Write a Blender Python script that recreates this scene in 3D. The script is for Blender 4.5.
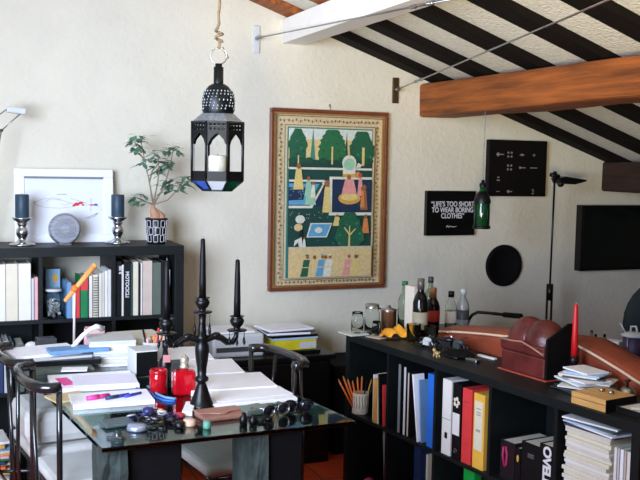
import bpy, bmesh, math, random
from mathutils import Vector, Matrix
random.seed(7)
R = math.radians
SC = bpy.context.scene
COL = SC.collection
for o in list(bpy.data.objects):
    bpy.data.objects.remove(o)

# ------------------------------------------------------------------ camera
EYE, YAW, PITCH, ROLL = 1.585, R(22.7), R(4.54), .019
cam_d = bpy.data.cameras.new('camera')
cam_d.sensor_width = 36; cam_d.lens = 920 / 640 * 36; cam_d.clip_start = .05
cam = bpy.data.objects.new('camera', cam_d); COL.objects.link(cam)
fw = Vector((math.sin(YAW)*math.cos(PITCH), math.cos(YAW)*math.cos(PITCH), -math.sin(PITCH)))
r0 = Vector((math.cos(YAW), -math.sin(YAW), 0)); u0 = r0.cross(fw)
rr = r0*math.cos(ROLL) + u0*math.sin(ROLL); uu = u0*math.cos(ROLL) - r0*math.sin(ROLL)
cam.matrix_world = Matrix(((rr.x, uu.x, -fw.x, 0), (rr.y, uu.y, -fw.y, 0), (rr.z, uu.z, -fw.z, EYE), (0, 0, 0, 1)))
SC.camera = cam

# ------------------------------------------------------------------ world, daylight, exposure
wd = bpy.data.worlds.new('sky'); SC.world = wd; wd.use_nodes = True
bg = wd.node_tree.nodes['Background']
bg.inputs[0].default_value = (.84, .86, .95, 1); bg.inputs[1].default_value = .9
def area(name, loc, direction, sx, sy, power, col, spread=180):
    d = bpy.data.lights.new(name, 'AREA'); d.shape = 'RECTANGLE'; d.size = sx; d.size_y = sy
    d.energy = power; d.color = col; d.spread = R(spread)
    o = bpy.data.objects.new(name, d); COL.objects.link(o)
    o.location = loc; o.rotation_euler = Vector(direction).to_track_quat('-Z', 'Y').to_euler()
    return o
area('daylight_side_window', (-1.12, 1.5, 1.7), (.62, 1, .0), 1.8, 1.4, 76, (.67, .79, 1.06), 118)
area('warm_fill_light', (-.6, -.8, 1.1), (3.7, 5.0, 2.2), .5, .5, 15, (1, .83, .47), 44)  # unseen warm fill, added to brighten the right wall and ceiling
SC.view_settings.view_transform = 'Standard'; SC.view_settings.look = 'None'
SC.view_settings.gamma = 1; SC.view_settings.use_curve_mapping = False
SC.view_settings.exposure = .5

# ------------------------------------------------------------------ materials
def lin(c):
    return tuple(((v/255/12.92) if v/255 <= .04045 else ((v/255+.055)/1.055)**2.4) for v in c)
MATS = {}
def mat(name, c, rough=.5, metal=0, var=.08, scale=18, bump=0, bscale=None, trans=0, coat=0, ior=1.5, spec=.5, stretch=None):
    if name in MATS: return MATS[name]
    m = bpy.data.materials.new(name); m.use_nodes = True; MATS[name] = m
    nt = m.node_tree; b = nt.nodes['Principled BSDF']
    L = lin(c)
    b.inputs['Roughness'].default_value = rough; b.inputs['Metallic'].default_value = metal
    b.inputs['IOR'].default_value = ior; b.inputs['Coat Weight'].default_value = coat
    b.inputs['Specular IOR Level'].default_value = spec
    b.inputs['Transmission Weight'].default_value = trans
    tc = nt.nodes.new('ShaderNodeTexCoord'); mp = nt.nodes.new('ShaderNodeMapping')
    nt.links.new(tc.outputs['Object'], mp.inputs[0])
    if stretch: mp.inputs['Scale'].default_value = stretch
    n = nt.nodes.new('ShaderNodeTexNoise'); n.inputs['Scale'].default_value = scale; n.inputs['Detail'].default_value = 5
    nt.links.new(mp.outputs[0], n.inputs['Vector'])
    rp = nt.nodes.new('ShaderNodeValToRGB'); nt.links.new(n.outputs[0], rp.inputs[0])
    rp.color_ramp.elements[0].position = .3; rp.color_ramp.elements[1].position = .7
    rp.color_ramp.elements[0].color = tuple(v*(1-var) for v in L)+(1,)
    rp.color_ramp.elements[1].color = tuple(min(1, v*(1+var)) for v in L)+(1,)
    nt.links.new(rp.outputs[0], b.inputs['Base Color'])
    if bump:
        n2 = nt.nodes.new('ShaderNodeTexNoise'); n2.inputs['Scale'].default_value = bscale or scale*3; n2.inputs['Detail'].default_value = 6
        nt.links.new(mp.outputs[0], n2.inputs['Vector'])
        bp = nt.nodes.new('ShaderNodeBump'); bp.inputs['Strength'].default_value = bump; bp.inputs['Distance'].default_value = .01
        nt.links.new(n2.outputs[0], bp.inputs['Height']); nt.links.new(bp.outputs[0], b.inputs['Normal'])
    return m
PLASTER = mat('white_plaster', (222, 216, 194), .9, var=.03, scale=5, bump=.4, bscale=34)
OCHRE = mat('ochre_plaster', (120, 108, 74), .9, var=.05)
CEIL = mat('ceiling_plaster', (226, 224, 208), .9, var=.07, scale=40, bump=.8, bscale=60)
PAINTED = mat('white_painted_timber', (236, 234, 228), .6, var=.03)
RAFTER = mat('dark_rafter_wood', (17, 12, 9), .85, spec=.15, var=.35, scale=8, bump=.4, stretch=(1, 8, 8))
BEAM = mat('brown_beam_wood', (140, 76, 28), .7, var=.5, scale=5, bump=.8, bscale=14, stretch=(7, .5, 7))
BEAMDK = mat('dark_beam_wood', (48, 28, 17), .75, var=.35, scale=7, bump=.5, stretch=(6, .8, 6))
BLACKSH = mat('black_shelf', (19, 24, 24), .5, var=.12, spec=.3)
BLACK = mat('black_lacquer', (11, 11, 12), .35, var=.2, spec=.35)
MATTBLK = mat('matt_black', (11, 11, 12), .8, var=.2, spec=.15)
TUBE = mat('black_tube', (22, 24, 25), .22, var=.1, coat=.5)
STEEL = mat('steel', (176, 180, 182), .28, 1, var=.08)
SILVER = mat('mercury_silver', (196, 200, 204), .22, 1, var=.3, scale=45)
GOLD = mat('gold_slip', (196, 150, 92), .35, .6, var=.12)
PAPER = mat('white_paper', (246, 246, 248), .8, var=.02)
PAPER2 = mat('cream_paper', (222, 217, 200), .8, var=.05, scale=60)
GREY = mat('grey_card', (120, 126, 128), .6)
LGREY = mat('light_grey_plastic', (205, 208, 206), .45, var=.03)
DGREY = mat('dark_grey_plastic', (62, 66, 68), .5)
CUSH = mat('off_white_fabric', (206, 205, 197), .9, var=.05, bump=.2, bscale=120)
GLASS = mat('clear_glass', (246, 250, 248), .03, trans=1, var=.0, ior=1.12)
TGLASS = mat('desk_glass', (188, 222, 210), .03, trans=1, var=.0, ior=1.5)
LANTGL = mat('lantern_glass', (253, 254, 255), .02, trans=1, var=.0, ior=1.03)
GREENGL = mat('green_glass', (30, 120, 62), .08, trans=.75, var=.05)
BLUEGL = mat('blue_glass', (28, 84, 190), .1, trans=.6, var=.05)
PGREENGL = mat('panel_green_glass', (18, 120, 70), .1, trans=.6, var=.05)
MILKGL = mat('frosted_glass', (214, 220, 222), .5, trans=.3, var=.03)
REDGL = mat('red_glass', (226, 20, 40), .06, trans=.55, var=.04)
REDWAX = mat('red_wax', (206, 24, 30), .4, var=.06)
BLKWAX = mat('black_wax', (8, 9, 10), .5, var=.1, spec=.25)
TEALWAX = mat('teal_wax', (38, 62, 78), .5, var=.08)
IVORYWAX = mat('ivory_wax', (236, 232, 208), .5, var=.02)
IRON = mat('lantern_iron', (20, 24, 26), .4, .5, var=.25, scale=60)
IRONLT = mat('lantern_tin', (160, 170, 178), .35, .8, var=.3, scale=90)
ROPE = mat('hemp_rope', (140, 118, 88), .95, var=.3, scale=120, bump=.6)
STONE = mat('rough_slate', (50, 63, 58), .8, var=.6, scale=14, bump=1, bscale=22)
BLUE = mat('blue_card', (40, 110, 205), .5)
SKYBLUE = mat('pale_blue_card', (108, 152, 196), .5)
NAVY = mat('navy_card', (34, 56, 96), .5)
RED = mat('coral_card', (220, 62, 62), .5)
YELLOW = mat('yellow_card', (236, 184, 70), .5)
MUSTARD = mat('mustard_card', (214, 160, 66), .5)
GREEN = mat('green_card', (20, 130, 74), .5)
ORANGE = mat('orange_paint', (238, 120, 40), .45)
APRICOT = mat('apricot_paint', (246, 172, 96), .45)
PINK = mat('pink_paint', (232, 70, 150), .5)
PALEPINK = mat('pale_pink_card', (232, 176, 176), .6)
BEIGE = mat('beige_card', (206, 188, 172), .6)
OLIVE = mat('grey_green_card', (92, 104, 92), .6)
TERRA = None
WOOD = mat('light_wood', (214, 166, 98), .5, var=.15, scale=10, stretch=(1, 10, 10))
LEATHER = mat('brown_leather', (142, 66, 42), .42, var=.28, scale=6, bump=.25, bscale=90)
LEATHDK = mat('oxblood_leather', (96, 38, 34), .33, var=.45, scale=9, bump=.2, bscale=70)
PIPING = mat('cream_piping', (226, 196, 164), .6)
WALLET = mat('tan_leather', (150, 104, 88), .5, var=.12, bump=.2, bscale=120)
COPPER = mat('copper', (176, 132, 96), .3, .9, var=.2)
SOIL = mat('bark_roots', (186, 140, 110), .8, var=.2, bump=.4)
LEAF = mat('leaf_green', (96, 138, 112), .55, var=.25)
WHITEINK = mat('white_ink', (225, 225, 225), .6, var=.02)
GREYINK = mat('grey_ink', (120, 120, 120), .6)
REDINK = mat('red_ink', (220, 50, 58), .6)
BLUEINK = mat('blue_ink', (60, 72, 190), .5)
DARKPURPLE = mat('purple_tin', (62, 48, 84), .5)
PLEX = mat('white_frame', (240, 242, 244), .3, var=.01)
SCREEN = mat('dark_screen', (10, 18, 18), .12, var=.1)

# ------------------------------------------------------------------ mesh builder
class MB:
    def __init__(s): s.bm = bmesh.new(); s.mi = 0
    def _f(s, vs, smooth=False):
        try: f = s.bm.faces.new(vs)
        except ValueError: return None
        f.material_index = s.mi; f.smooth = smooth; return f
    def box(s, c, d, rz=0, M=None):
        x, y, z = (v/2 for v in d); T = Matrix.Translation(c) @ (M if M else Matrix.Rotation(rz, 4, 'Z'))
        v = [s.bm.verts.new(T @ Vector(p)) for p in ((-x,-y,-z),(x,-y,-z),(x,y,-z),(-x,y,-z),(-x,-y,z),(x,-y,z),(x,y,z),(-x,y,z))]
        for q in ((3,2,1,0),(4,5,6,7),(0,1,5,4),(1,2,6,5),(2,3,7,6),(3,0,4,7)): s._f([v[i] for i in q])
        return s
    def bx(s, x0, x1, y0, y1, z0, z1): return s.box(((x0+x1)/2, (y0+y1)/2, (z0+z1)/2), (abs(x1-x0), abs(y1-y0), abs(z1-z0)))
    def lathe(s, prof, c=(0,0,0), seg=24, M=None, smooth=True, start=0.0, close=True):
        T = Matrix.Translation(c) @ (M if M else Matrix.Identity(4)); rings = []
        for r, z in prof:
            if r < 1e-6: rings.append([s.bm.verts.new(T @ Vector((0,0,z)))])
            else: rings.append([s.bm.verts.new(T @ Vector((r*math.cos(start+2*math.pi*i/seg), r*math.sin(start+2*math.pi*i/seg), z))) for i in range(seg)])
        for a, b in zip(rings, rings[1:]):
            for i in range(seg):
                j = (i+1) % seg
                if len(a) == 1 and len(b) == 1: continue
                if len(a) == 1: s._f([a[0], b[j], b[i]][::-1], smooth)
                elif len(b) == 1: s._f([a[i], a[j], b[0]], smooth)
                else: s._f([a[i], a[j], b[j], b[i]], smooth)
        if close:
            if len(rings[0]) > 1: s._f(rings[0][::-1])
            if len(rings[-1]) > 1: s._f(rings[-1])
        return s
    def cyl(s, a, b, r, r2=None, seg=12):
        a, b = Vector(a), Vector(b); d = b-a
        M = d.to_track_quat('Z', 'Y').to_matrix().to_4x4()
        return s.lathe([(r, 0), (r if r2 is None else r2, d.length)], a, seg, M)
    def tube(s, pts, r, seg=10, closed=False, rs=None):
        P = [Vector(p) for p in pts]; n = len(P); rings = []; prev = None
        for i, p in enumerate(P):
            if closed: t = P[(i+1) % n]-P[i-1]
            else: t = P[min(i+1, n-1)]-P[max(i-1, 0)]
            t.normalize()
            if prev is None:
                up = Vector((0,0,1)) if abs(t.z) < .9 else Vector((1,0,0))
                prev = (up - t*up.dot(t)).normalized()
            else:
                prev = (prev - t*prev.dot(t)).normalized()
            b = t.cross(prev); q = rs[i] if rs else r
            rings.append([s.bm.verts.new(p + (prev*math.cos(2*math.pi*k/seg)+b*math.sin(2*math.pi*k/seg))*q) for k in range(seg)])
        for i in range(n if closed else n-1):
            A, B = rings[i], rings[(i+1) % n]
            for k in range(seg): s._f([A[k], A[(k+1) % seg], B[(k+1) % seg], B[k]], True)
        if not closed: s._f(rings[0][::-1]); s._f(rings[-1])
        return s
    def prism(s, poly, z0, z1, M=None):
        T = M if M else Matrix.Identity(4)
        a = [s.bm.verts.new(T @ Vector((x, y, z0))) for x, y in poly]; b = [s.bm.verts.new(T @ Vector((x, y, z1))) for x, y in poly]
        s._f(a[::-1]); s._f(b); n = len(poly)
        for i in range(n): s._f([a[i], a[(i+1) % n], b[(i+1) % n], b[i]])
        return s
    def poly(s, pts): s._f([s.bm.verts.new(p) for p in pts]); return s
    def ball(s, c, r, seg=16, rings=10):
        rx, ry, rz = r if isinstance(r, (tuple, list)) else (r, r, r)
        M = Matrix.Diagonal((rx, ry, rz, 1))
        return s.lathe([(math.sin(math.pi*i/rings), -math.cos(math.pi*i/rings)) for i in range(rings+1)], c, seg, M)
    def build(s, name, m, parent=None, loc=None, rz=0, bevel=0, sub=0, rot=None):
        bmesh.ops.recalc_face_normals(s.bm, faces=s.bm.faces)
        me = bpy.data.meshes.new(name); s.bm.to_mesh(me); s.bm.free()
        for mm in (m if isinstance(m, list) else [m]): me.materials.append(mm)
        o = bpy.data.objects.new(name, me); COL.objects.link(o)
        if parent: o.parent = parent
        if loc is not None: o.location = loc
        if rz: o.rotation_euler.z = rz
        if rot: o.rotation_euler = rot
        if bevel:
            b = o.modifiers.new('b', 'BEVEL'); b.width = bevel; b.segments = 2; b.limit_method = 'ANGLE'
        if sub:
            b = o.modifiers.new('s', 'SUBSURF'); b.levels = b.render_levels = sub
        return o
def tag(o, label=None, cat=None, group=None, kind=None):
    if label: o['label'] = label
    if cat: o['category'] = cat
    if group: o['group'] = group
    if kind: o['kind'] = kind
    return o
def thing(name, label, cat, loc=(0,0,0), rz=0, group=None):
    o = bpy.data.objects.new(name, None); COL.objects.link(o); o.empty_display_size = .05
    o.location = loc; o.rotation_euler.z = rz
    return tag(o, label, cat, group)
def struct(name, mb, m, bevel=0): return tag(mb.build(name, m, bevel=bevel), kind='structure')
def copy_tree(o, label):
    c = o.copy(); COL.objects.link(c); c['label'] = label
    for ch in o.children:
        d = ch.copy(); COL.objects.link(d); d.parent = c
        for g in ch.children:
            e = g.copy(); COL.objects.link(e); e.parent = d
    return c
def text(name, s, size, m, parent, loc, rot, bold=.0, space=1.0, sx=1.0, align='LEFT'):
    cu = bpy.data.curves.new(name, 'FONT'); cu.body = s; cu.size = size; cu.offset = bold; cu.extrude = .0006
    cu.space_character = space; cu.align_x = align
    t = bpy.data.objects.new(name, cu); COL.objects.link(t)
    me = bpy.data.meshes.new_from_object(t.evaluated_get(bpy.context.evaluated_depsgraph_get()))
    bpy.data.objects.remove(t)
    o = bpy.data.objects.new(name, me); COL.objects.link(o); me.materials.clear(); me.materials.append(m)
    o.parent = parent; o.location = loc; o.rotation_euler = rot; o.scale = (sx, 1, 1)
    return o
FACE = (R(90), 0, 0)            # text standing upright, facing -Y

# ------------------------------------------------------------------ room shell
WB = 4.9
def roofz(x): return 2.412 - .3374*(x-1.8)
def floor_mat():
    m = bpy.data.materials.new('terracotta_tiles'); m.use_nodes = True; nt = m.node_tree; b = nt.nodes['Principled BSDF']
    tc = nt.nodes.new('ShaderNodeTexCoord'); br = nt.nodes.new('ShaderNodeTexBrick')
    nt.links.new(tc.outputs['Object'], br.inputs[0])
    br.inputs['Color1'].default_value = lin((206, 78, 40))+(1,); br.inputs['Color2'].default_value = lin((184, 62, 30))+(1,)
    br.inputs['Mortar'].default_value = lin((120, 60, 40))+(1,); br.inputs['Scale'].default_value = 1
    br.inputs['Brick Width'].default_value = .3; br.inputs['Row Height'].default_value = .3; br.inputs['Mortar Size'].default_value = .006; br.offset = 0
    nt.links.new(br.outputs[0], b.inputs['Base Color']); b.inputs['Roughness'].default_value = .5
    return m
XL, XR, YF = -1.15, 5.4, -2.0
struct('floor', MB().bx(XL-.1, XR+.1, YF-.1, WB+.1, -.1, 0), floor_mat())
wb_ = MB().prism([(XL-.1, 0), (XR+.1, 0), (XR+.1, roofz(XR)+.1), (XL-.1, roofz(XL)+.1)], 0, .1, Matrix.Translation((0, WB+.1, 0)) @ Matrix.Rotation(R(90), 4, 'X'))
struct('wall_back', wb_, PLASTER)
def wall_side_holes(x0, x1, ys, zs, ztop, y0, y1):
    mb = MB(); y = y0
    for a, b in ys:
        mb.bx(x0, x1, y, a, 0, ztop); mb.bx(x0, x1, a, b, 0, zs[0]); mb.bx(x0, x1, a, b, zs[1], ztop); y = b
    mb.bx(x0, x1, y, y1, 0, ztop); return mb
LW = [(.55, 2.45)]
struct('wall_left', wall_side_holes(XL-.1, XL, LW, (.95, 2.45), roofz(XL)+.1, YF-.1, WB), PLASTER)
struct('wall_right', MB().bx(XR, XR+.1, YF-.1, WB, 0, roofz(XR)+.1), OCHRE)
fr = MB()
for a, b, z0, z1 in ((XL, .8, 0, 2.6), (2.4, XR, 0, roofz(2.4)), (.8, 2.4, 0, .95), (.8, 2.4, 2.05, 2.2), (XL, .8, 2.6, 3.3)): fr.bx(a, b, YF-.1, YF, z0, z1)
struct('wall_front', fr, OCHRE)
for i, (a, b) in enumerate(LW):
    w = MB()
    for p, q, z0, z1 in ((a, a+.06, .95, 2.45), (b-.06, b, .95, 2.45), (a, b, .95, 1.01), (a, b, 2.39, 2.45), ((a+b)/2-.03, (a+b)/2+.03, .95, 2.45)): w.bx(XL-.09, XL-.04, p, q, z0, z1)
    struct('window_%d' % (i+1), w, PAINTED)
w = MB()
for p, q, z0, z1 in ((.8, .86, .95, 2.05), (2.34, 2.4, .95, 2.05), (.8, 2.4, .95, 1.01), (.8, 2.4, 1.99, 2.05)): w.bx(p, q, YF-.09, YF-.04, z0, z1)
struct('window_2', w, PAINTED)
RD = .045                                            # rafter depth
cz = MB(); zL, zR = roofz(XL-.1)+RD, roofz(XR+.1)+RD
cz.prism([(XL-.1, zL), (XR+.1, zR), (XR+.1, zR+.08), (XL-.1, zL+.08)], 0, WB-YF+.2, Matrix.Translation((0, WB+.1, 0)) @ Matrix.Rotation(R(90), 4, 'X'))
struct('ceiling', cz, CEIL)

# rafters under the ceiling, running down the slope
RW = .13
names = ['lying against the back wall', 'second out from the back wall', 'third out from the back wall', 'fourth out from the back wall', 'fifth out from the back wall', 'sixth out from the back wall']
sl = math.atan(.3374)
def rafter(y, label, first, x0, x1, m, group):
    if first is None:
        mb = MB(); L = (x1-x0)/math.cos(sl)
        mb.box((0, 0, RD/2*math.cos(sl)), (L, RW, RD*math.cos(sl)), M=Matrix.Identity(4))
        o = mb.build('roof_rafter', m, bevel=.004)
    else:
        o = first.copy(); COL.objects.link(o)
    xc = (x0+x1)/2; o.location = (xc, y, roofz(xc)); o.rotation_euler = (0, sl, 0)
    return tag(o, label, 'rafter', group)
raf = rag_ = None
for i, y in enumerate((4.9-RW/2-.03, 4.345, 3.865, 3.405, 2.97, 2.5)):
    o = rafter(y, 'dark wooden roof rafter ' + names[i], raf, 1.86, XR, RAFTER, 'dark rafters under the sloping ceiling'); raf = raf or o
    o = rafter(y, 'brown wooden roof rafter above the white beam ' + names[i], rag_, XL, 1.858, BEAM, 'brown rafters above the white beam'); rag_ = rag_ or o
def purlin(name, x0, x1, zt0, zb0, zt1, zb1, y1, m, label, bev=.012, wob=0):
    mb = MB(); y0 = WB; N = 14; rings = []
    for i in range(N+1):
        f = i/N; y = y0+(y1-y0)*f; zt = zt0+(zt1-zt0)*f; zb = zb0+(zb1-zb0)*f
        j = [random.uniform(-wob, wob) for _ in range(4)]
        rings.append([mb.bm.verts.new(p) for p in ((x0+j[0], y, zb+j[1]), (x1+j[1], y, zb+j[2]), (x1+j[2], y, zt), (x0+j[3], y, zt))])
    for a, b in zip(rings, rings[1:]):
        for k in range(4): mb._f([a[k], a[(k+1) % 4], b[(k+1) % 4], b[k]])
    mb._f(rings[0]); mb._f(rings[-1])
    return tag(mb.build(name, m, bevel=bev), label, 'beam')
purlin('ceiling_beam', 1.791, 1.929, 2.40, 2.268, 2.40, 2.268, YF, PAINTED, 'white painted beam crossing under the rafters at the top', .004)
purlin('ceiling_beam', 2.668, 2.93, 2.09, 1.894, 2.02, 1.905, YF, BEAM, 'thick rough brown wooden beam coming out of the back wall', .018, .006)
purlin('ceiling_beam', 4.05, 4.25, 1.655, 1.462, 1.635, 1.462, .5, BEAMDK, 'short dark brown beam end above the television', .015, .004)

# tie rods with wall plates and turnbuckles
def tie_rod(a, b, tb, label, plate_m, pw):
    a, b = Vector(a), Vector(b)
    t = thing('tie_rod', label, 'tie rod', a)
    d = b-a
    MB().cyl((0, 0, 0), d, .0035).build('rod', STEEL, t)
    MB().box((0, .028, -.005), (pw, .012, .15)).build('wall_plate', plate_m, t, bevel=.003)
    MB().cyl((0, .03, 0), (0, -.012, 0), .012).build('nut', STEEL, t)
    n = d.normalized(); s_ = n.cross(Vector((0, 0, 1))).normalized()
    mb = MB()
    p0, p1 = n*(tb-.06), n*(tb+.06)
    for q in (-1, 1): mb.cyl(p0+s_*.008*q, p1+s_*.008*q, .003)
    mb.cyl(p0-n*.015, p0+n*.015, .009); mb.cyl(p1-n*.015, p1+n*.015, .009)
    mb.build('turnbuckle', STEEL, t)
tie_rod((1.644, WB-.034, 2.285), (1.90, 3.0, 2.245), 1.5, 'thin steel tie rod under the white beam with pale wall plate', LGREY, .036)
tie_rod((2.512, WB-.034, 2.048), (1.58, 1.6, 2.06), .55, 'thin steel tie rod crossing in front of the brown beam', mat('bronze_plate', (92, 78, 58), .4, .7), .04)

# ------------------------------------------------------------------ framed painting on the back wall
def painting():
    X0, X1, Z0, Z1 = 1.727, 2.459, .876, 1.910
    w, h = X1-X0, Z1-Z0
    t = thing('framed_painting', 'large framed garden painting with trees, dome and small figures on the wall', 'painting', ((X0+X1)/2, WB, Z0))
    fb = MB(); fw_ = .02
    for a, b, c, d in ((-w/2, w/2, 0, fw_), (-w/2, w/2, h-fw_, h), (-w/2, -w/2+fw_, fw_, h-fw_), (w/2-fw_, w/2, fw_, h-fw_)): fb.bx(a, b, -.035, 0, c, d)
    tag(fb.build('frame', mat('frame_wood', (116, 62, 38), .35, var=.15, coat=.4), t, bevel=.005))
    gb = MB(); g = fw_; e = fw_+.012
    for a, b, c, d in ((-w/2+g, w/2-g, g, e), (-w/2+g, w/2-g, h-e, h-g), (-w/2+g, -w/2+e, e, h-e), (w/2-e, w/2-g, e, h-e)): gb.bx(a, b, -.028, -.002, c, d)
    gb.build('gold_slip', GOLD, t, bevel=.002)
    hk = MB().cyl((0, -.006, h-.01), (0, -.006, h+.03), .003); hk.cyl((0, -.006, h+.03), (0, .001, h+.03), .005)
    hk.build('hanging_nail', STEEL, t)
    cols = dict(cream=(206,190,150), ink=(120,92,60), sky=(206,214,200), sand=(216,190,132), dgreen=(18,66,56), green=(28,92,62), tree=(34,104,62),
                cyp=(60,130,112), white=(216,218,196), mint=(150,196,160), blue=(92,158,190), navy=(22,44,74), gold=(206,158,74), yel=(218,196,118),
                pink=(220,150,140), brown=(150,96,58), org=(214,130,70), teal=(44,120,110), cyan=(136,190,206), black=(24,26,30), leafd=(22,78,50))
    keys = list(cols); ms = [mat('painted_'+k, cols[k], .65, var=.12, scale=70) for k in keys]
    mb = MB(); lay = [0]
    def P(k, pts):
        mb.mi = keys.index(k); lay[0] += 1
        y = -.008 - .00008*lay[0]
        mb.poly([(-w/2+(X-21)/276*w, y, h-(Y-22)/428*h) for X, Y in pts])
    def rect(k, a, b, c, d): P(k, [(a, b), (c, b), (c, d), (a, d)])
    def ell(k, cx, cy, rx, ry, n=14): P(k, [(cx+rx*math.cos(2*math.pi*i/n), cy+ry*math.sin(2*math.pi*i/n)) for i in range(n)])
    def rag(k, cx, top, bot, rx, n=16):          # leafy tree outline
        L, Rr = [], []
        for i in range(n+1):
            f = i/n; ww = rx*min(1, math.sin(math.pi*min(1, .12+.62*f))*1.06); j = random.uniform(.86, 1.08)
            L.append((cx-ww*j, top+(bot-top)*f)); Rr.append((cx+ww*j, top+(bot-top)*f))
        P(k, L+Rr[::-1])
        for q in range(26):
            f = random.uniform(.06, .95); ww = rx*min(1, math.sin(math.pi*min(1, .12+.62*f))*1.06)*.9
            ell(random.choice(('leafd', 'tree', 'green', 'cyp' if k != 'cyp' else 'tree', 'leafd')), cx+random.uniform(-ww, ww), top+(bot-top)*f, random.uniform(1.5, 3.5), random.uniform(1.5, 3), 7)
    rect('cream', 30, 30, 288, 442)
    rnd = random.Random(3)
    for i in range(26):                         # border flowers, top and bottom
        for Y in (49, 430):
            x = 46+i*9.0; ell('ink', x+rnd.uniform(-1, 1), Y+rnd.uniform(-2, 2), 2.0, 3.4, 6); ell('gold', x+4.5, Y+rnd.uniform(-2, 2), 1.6, 2, 6)
    for i in range(36):
        for X in (45, 273):
            y = 60+i*10.2; ell('ink', X+rnd.uniform(-2, 2), y, 2.4, 2.6, 6); ell('gold', X+rnd.uniform(-3, 3), y+5, 1.7, 1.7, 6)
    for q in ((34, 38, 286, 39.5), (34, 438, 286, 439.5), (34, 38, 35.5, 439), (284.5, 38, 286, 439)): rect('ink', *q)
    rect('ink', 53, 59, 266, 424); rect('cream', 54.5, 60.5, 264.5, 422.5); rect('teal', 59, 64, 260, 420)
    rect('sky', 62, 67, 258, 100); rect('sand', 62, 92, 258, 160)
    for cx, a, b in ((112, 62, 156), (130, 62, 156)): rect('yel', cx-2, 100, cx+2, 156)
    P('cyp', [(118, 64), (125, 156), (110, 156)]); P('leafd', [(197, 70), (202, 156), (191, 156)])
    rag('green', 83, 68, 150, 21); rag('tree', 163, 68, 150, 32); rag('green', 233, 70, 150, 30)
    rect('dgreen', 62, 140, 258, 160)
    for cx in (70, 92, 108, 140, 186, 212, 246): ell('leafd', cx, 141, 9, 7, 9)
    rect('yel', 160, 108, 164, 150); rect('yel', 233, 108, 239, 152); rect('sand', 82, 130, 85, 150)
    rect('white', 62, 158, 258, 163); rect('dgreen', 62, 163, 258, 188)
    rect('navy', 62, 186, 258, 346)
    rect('dgreen', 62, 250, 258, 346)
    for i in range(70): ell('leafd' if i % 3 else 'teal', rnd.uniform(64, 256), rnd.uniform(256, 344), rnd.uniform(1.5, 3.5), rnd.uniform(1.5, 3), 6)
    for i in range(20): ell('white', rnd.uniform(66, 160), rnd.uniform(262, 300), .9, .9, 5)
    P('white', [(62, 187), (142, 187), (142, 192), (62, 192)]); P('white', [(142, 187), (147, 190), (116, 254), (109, 252)]); rect('white', 62, 248, 114, 254)
    P('blue', [(62, 196), (132, 196), (108, 246), (62, 246)]); P('navy', [(62, 205), (100, 205), (96, 234), (62, 236)])
    P('green', [(132, 196), (140, 196), (114, 246), (106, 246)])
    for i in range(16): ell('cyan', rnd.uniform(64, 96), rnd.uniform(208, 232), 1.2, 1.2, 5)
    rect('white', 155, 179, 258, 185); rect('white', 155, 179, 162, 270); rect('white', 155, 264, 258, 271); rect('navy', 164, 188, 256, 262)
    for i in range(18): ell('dgreen', rnd.uniform(166, 254), rnd.uniform(192, 258), 3, 3, 7)
    # pavilion and throne
    rect('white', 186, 156, 216, 180); rect('gold', 186, 172, 216, 180); ell('white', 201, 146, 17, 19); ell('mint', 201, 149, 14, 14); rect('gold', 200, 118, 202, 130)
    P('white', [(216, 158), (222, 145), (232, 150), (228, 156)]); rect('org', 186, 206, 218, 232); rect('dgreen', 222, 188, 230, 250); ell('gold', 203, 230, 27, 15); ell('yel', 203, 227, 21, 9)
    P('pink', [(192, 184), (212, 184), (220, 220), (184, 220)]); ell('brown', 201, 180, 5, 6); ell('org', 222, 174, 6, 8)
    def fig(cx, top, hh, k, head='brown', ww=9):
        P(k, [(cx-ww*.5, top+hh*.22), (cx+ww*.5, top+hh*.22), (cx+ww, top+hh), (cx-ww, top+hh)]); ell(head, cx, top+hh*.12, hh*.085, hh*.11, 9)
    fig(83, 148, 62, 'yel', ww=12); fig(106, 178, 48, 'mint', ww=9); P('mint', [(104, 206), (118, 214), (124, 246), (98, 246)]); fig(117, 190, 40, 'white', ww=6)
    fig(149, 186, 78, 'yel', ww=10); fig(228, 168, 56, 'pink', ww=7); fig(238, 196, 62, 'brown', ww=9); fig(234, 200, 52, 'org', ww=5); fig(243, 268, 46, 'org', ww=9); fig(174, 268, 28, 'yel', ww=10)
    # lower garden
    P('white', [(112, 289), (163, 289), (151, 323), (103, 323)]); P('blue', [(115, 291.5), (160, 291.5), (149, 320.5), (106, 320.5)]); ell('white', 131, 306, 9, 7)
    ell('white', 88, 280, 11, 10); ell('sand', 84, 299, 10, 9); fig(90, 298, 32, 'black', 'sand', 5); P('white', [(76, 330), (92, 322), (95, 345), (86, 345), (84, 334), (74, 344)]); fig(98, 322, 24, 'white', ww=4)
    P('tree', [(204, 262), (218, 284), (232, 296), (242, 330), (222, 346), (188, 346), (168, 326), (178, 300), (190, 284)]); rag('green', 204, 264, 344, 30)
    P('yel', [(201, 346), (206, 346), (205, 296), (203, 296)]); P('yel', [(204, 320), (190, 300), (192, 299), (205, 316)]); P('yel', [(204, 316), (218, 302), (219, 304), (205, 320)])
    rect('cream', 62, 345, 258, 352); rect('sand', 62, 352, 258, 418)
    for cx, k in ((105, 'green'), (140, 'blue'), (158, 'white'), (203, 'pink'), (222, 'yel')):
        P(k, [(cx-8, 376), (cx+7, 376), (cx+4, 395), (cx+2, 416), (cx-16, 416), (cx-11, 395)]); ell('brown', cx+1, 369, 4, 5, 8); ell(k, cx, 365, 4, 2, 8)
        rect('sand', cx-12, 393, cx+7, 395)
    for cx in (122, 220, 148): ell('ink', cx, 370, 4, 5, 8)
    mb.build('picture', ms, t)
    bk = MB().bx(-w/2+g, w/2-g, -.007, -.001, g, h-g); bk.build('backing', mat('backing_card', (180, 160, 120), .8), t)
painting()

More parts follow.
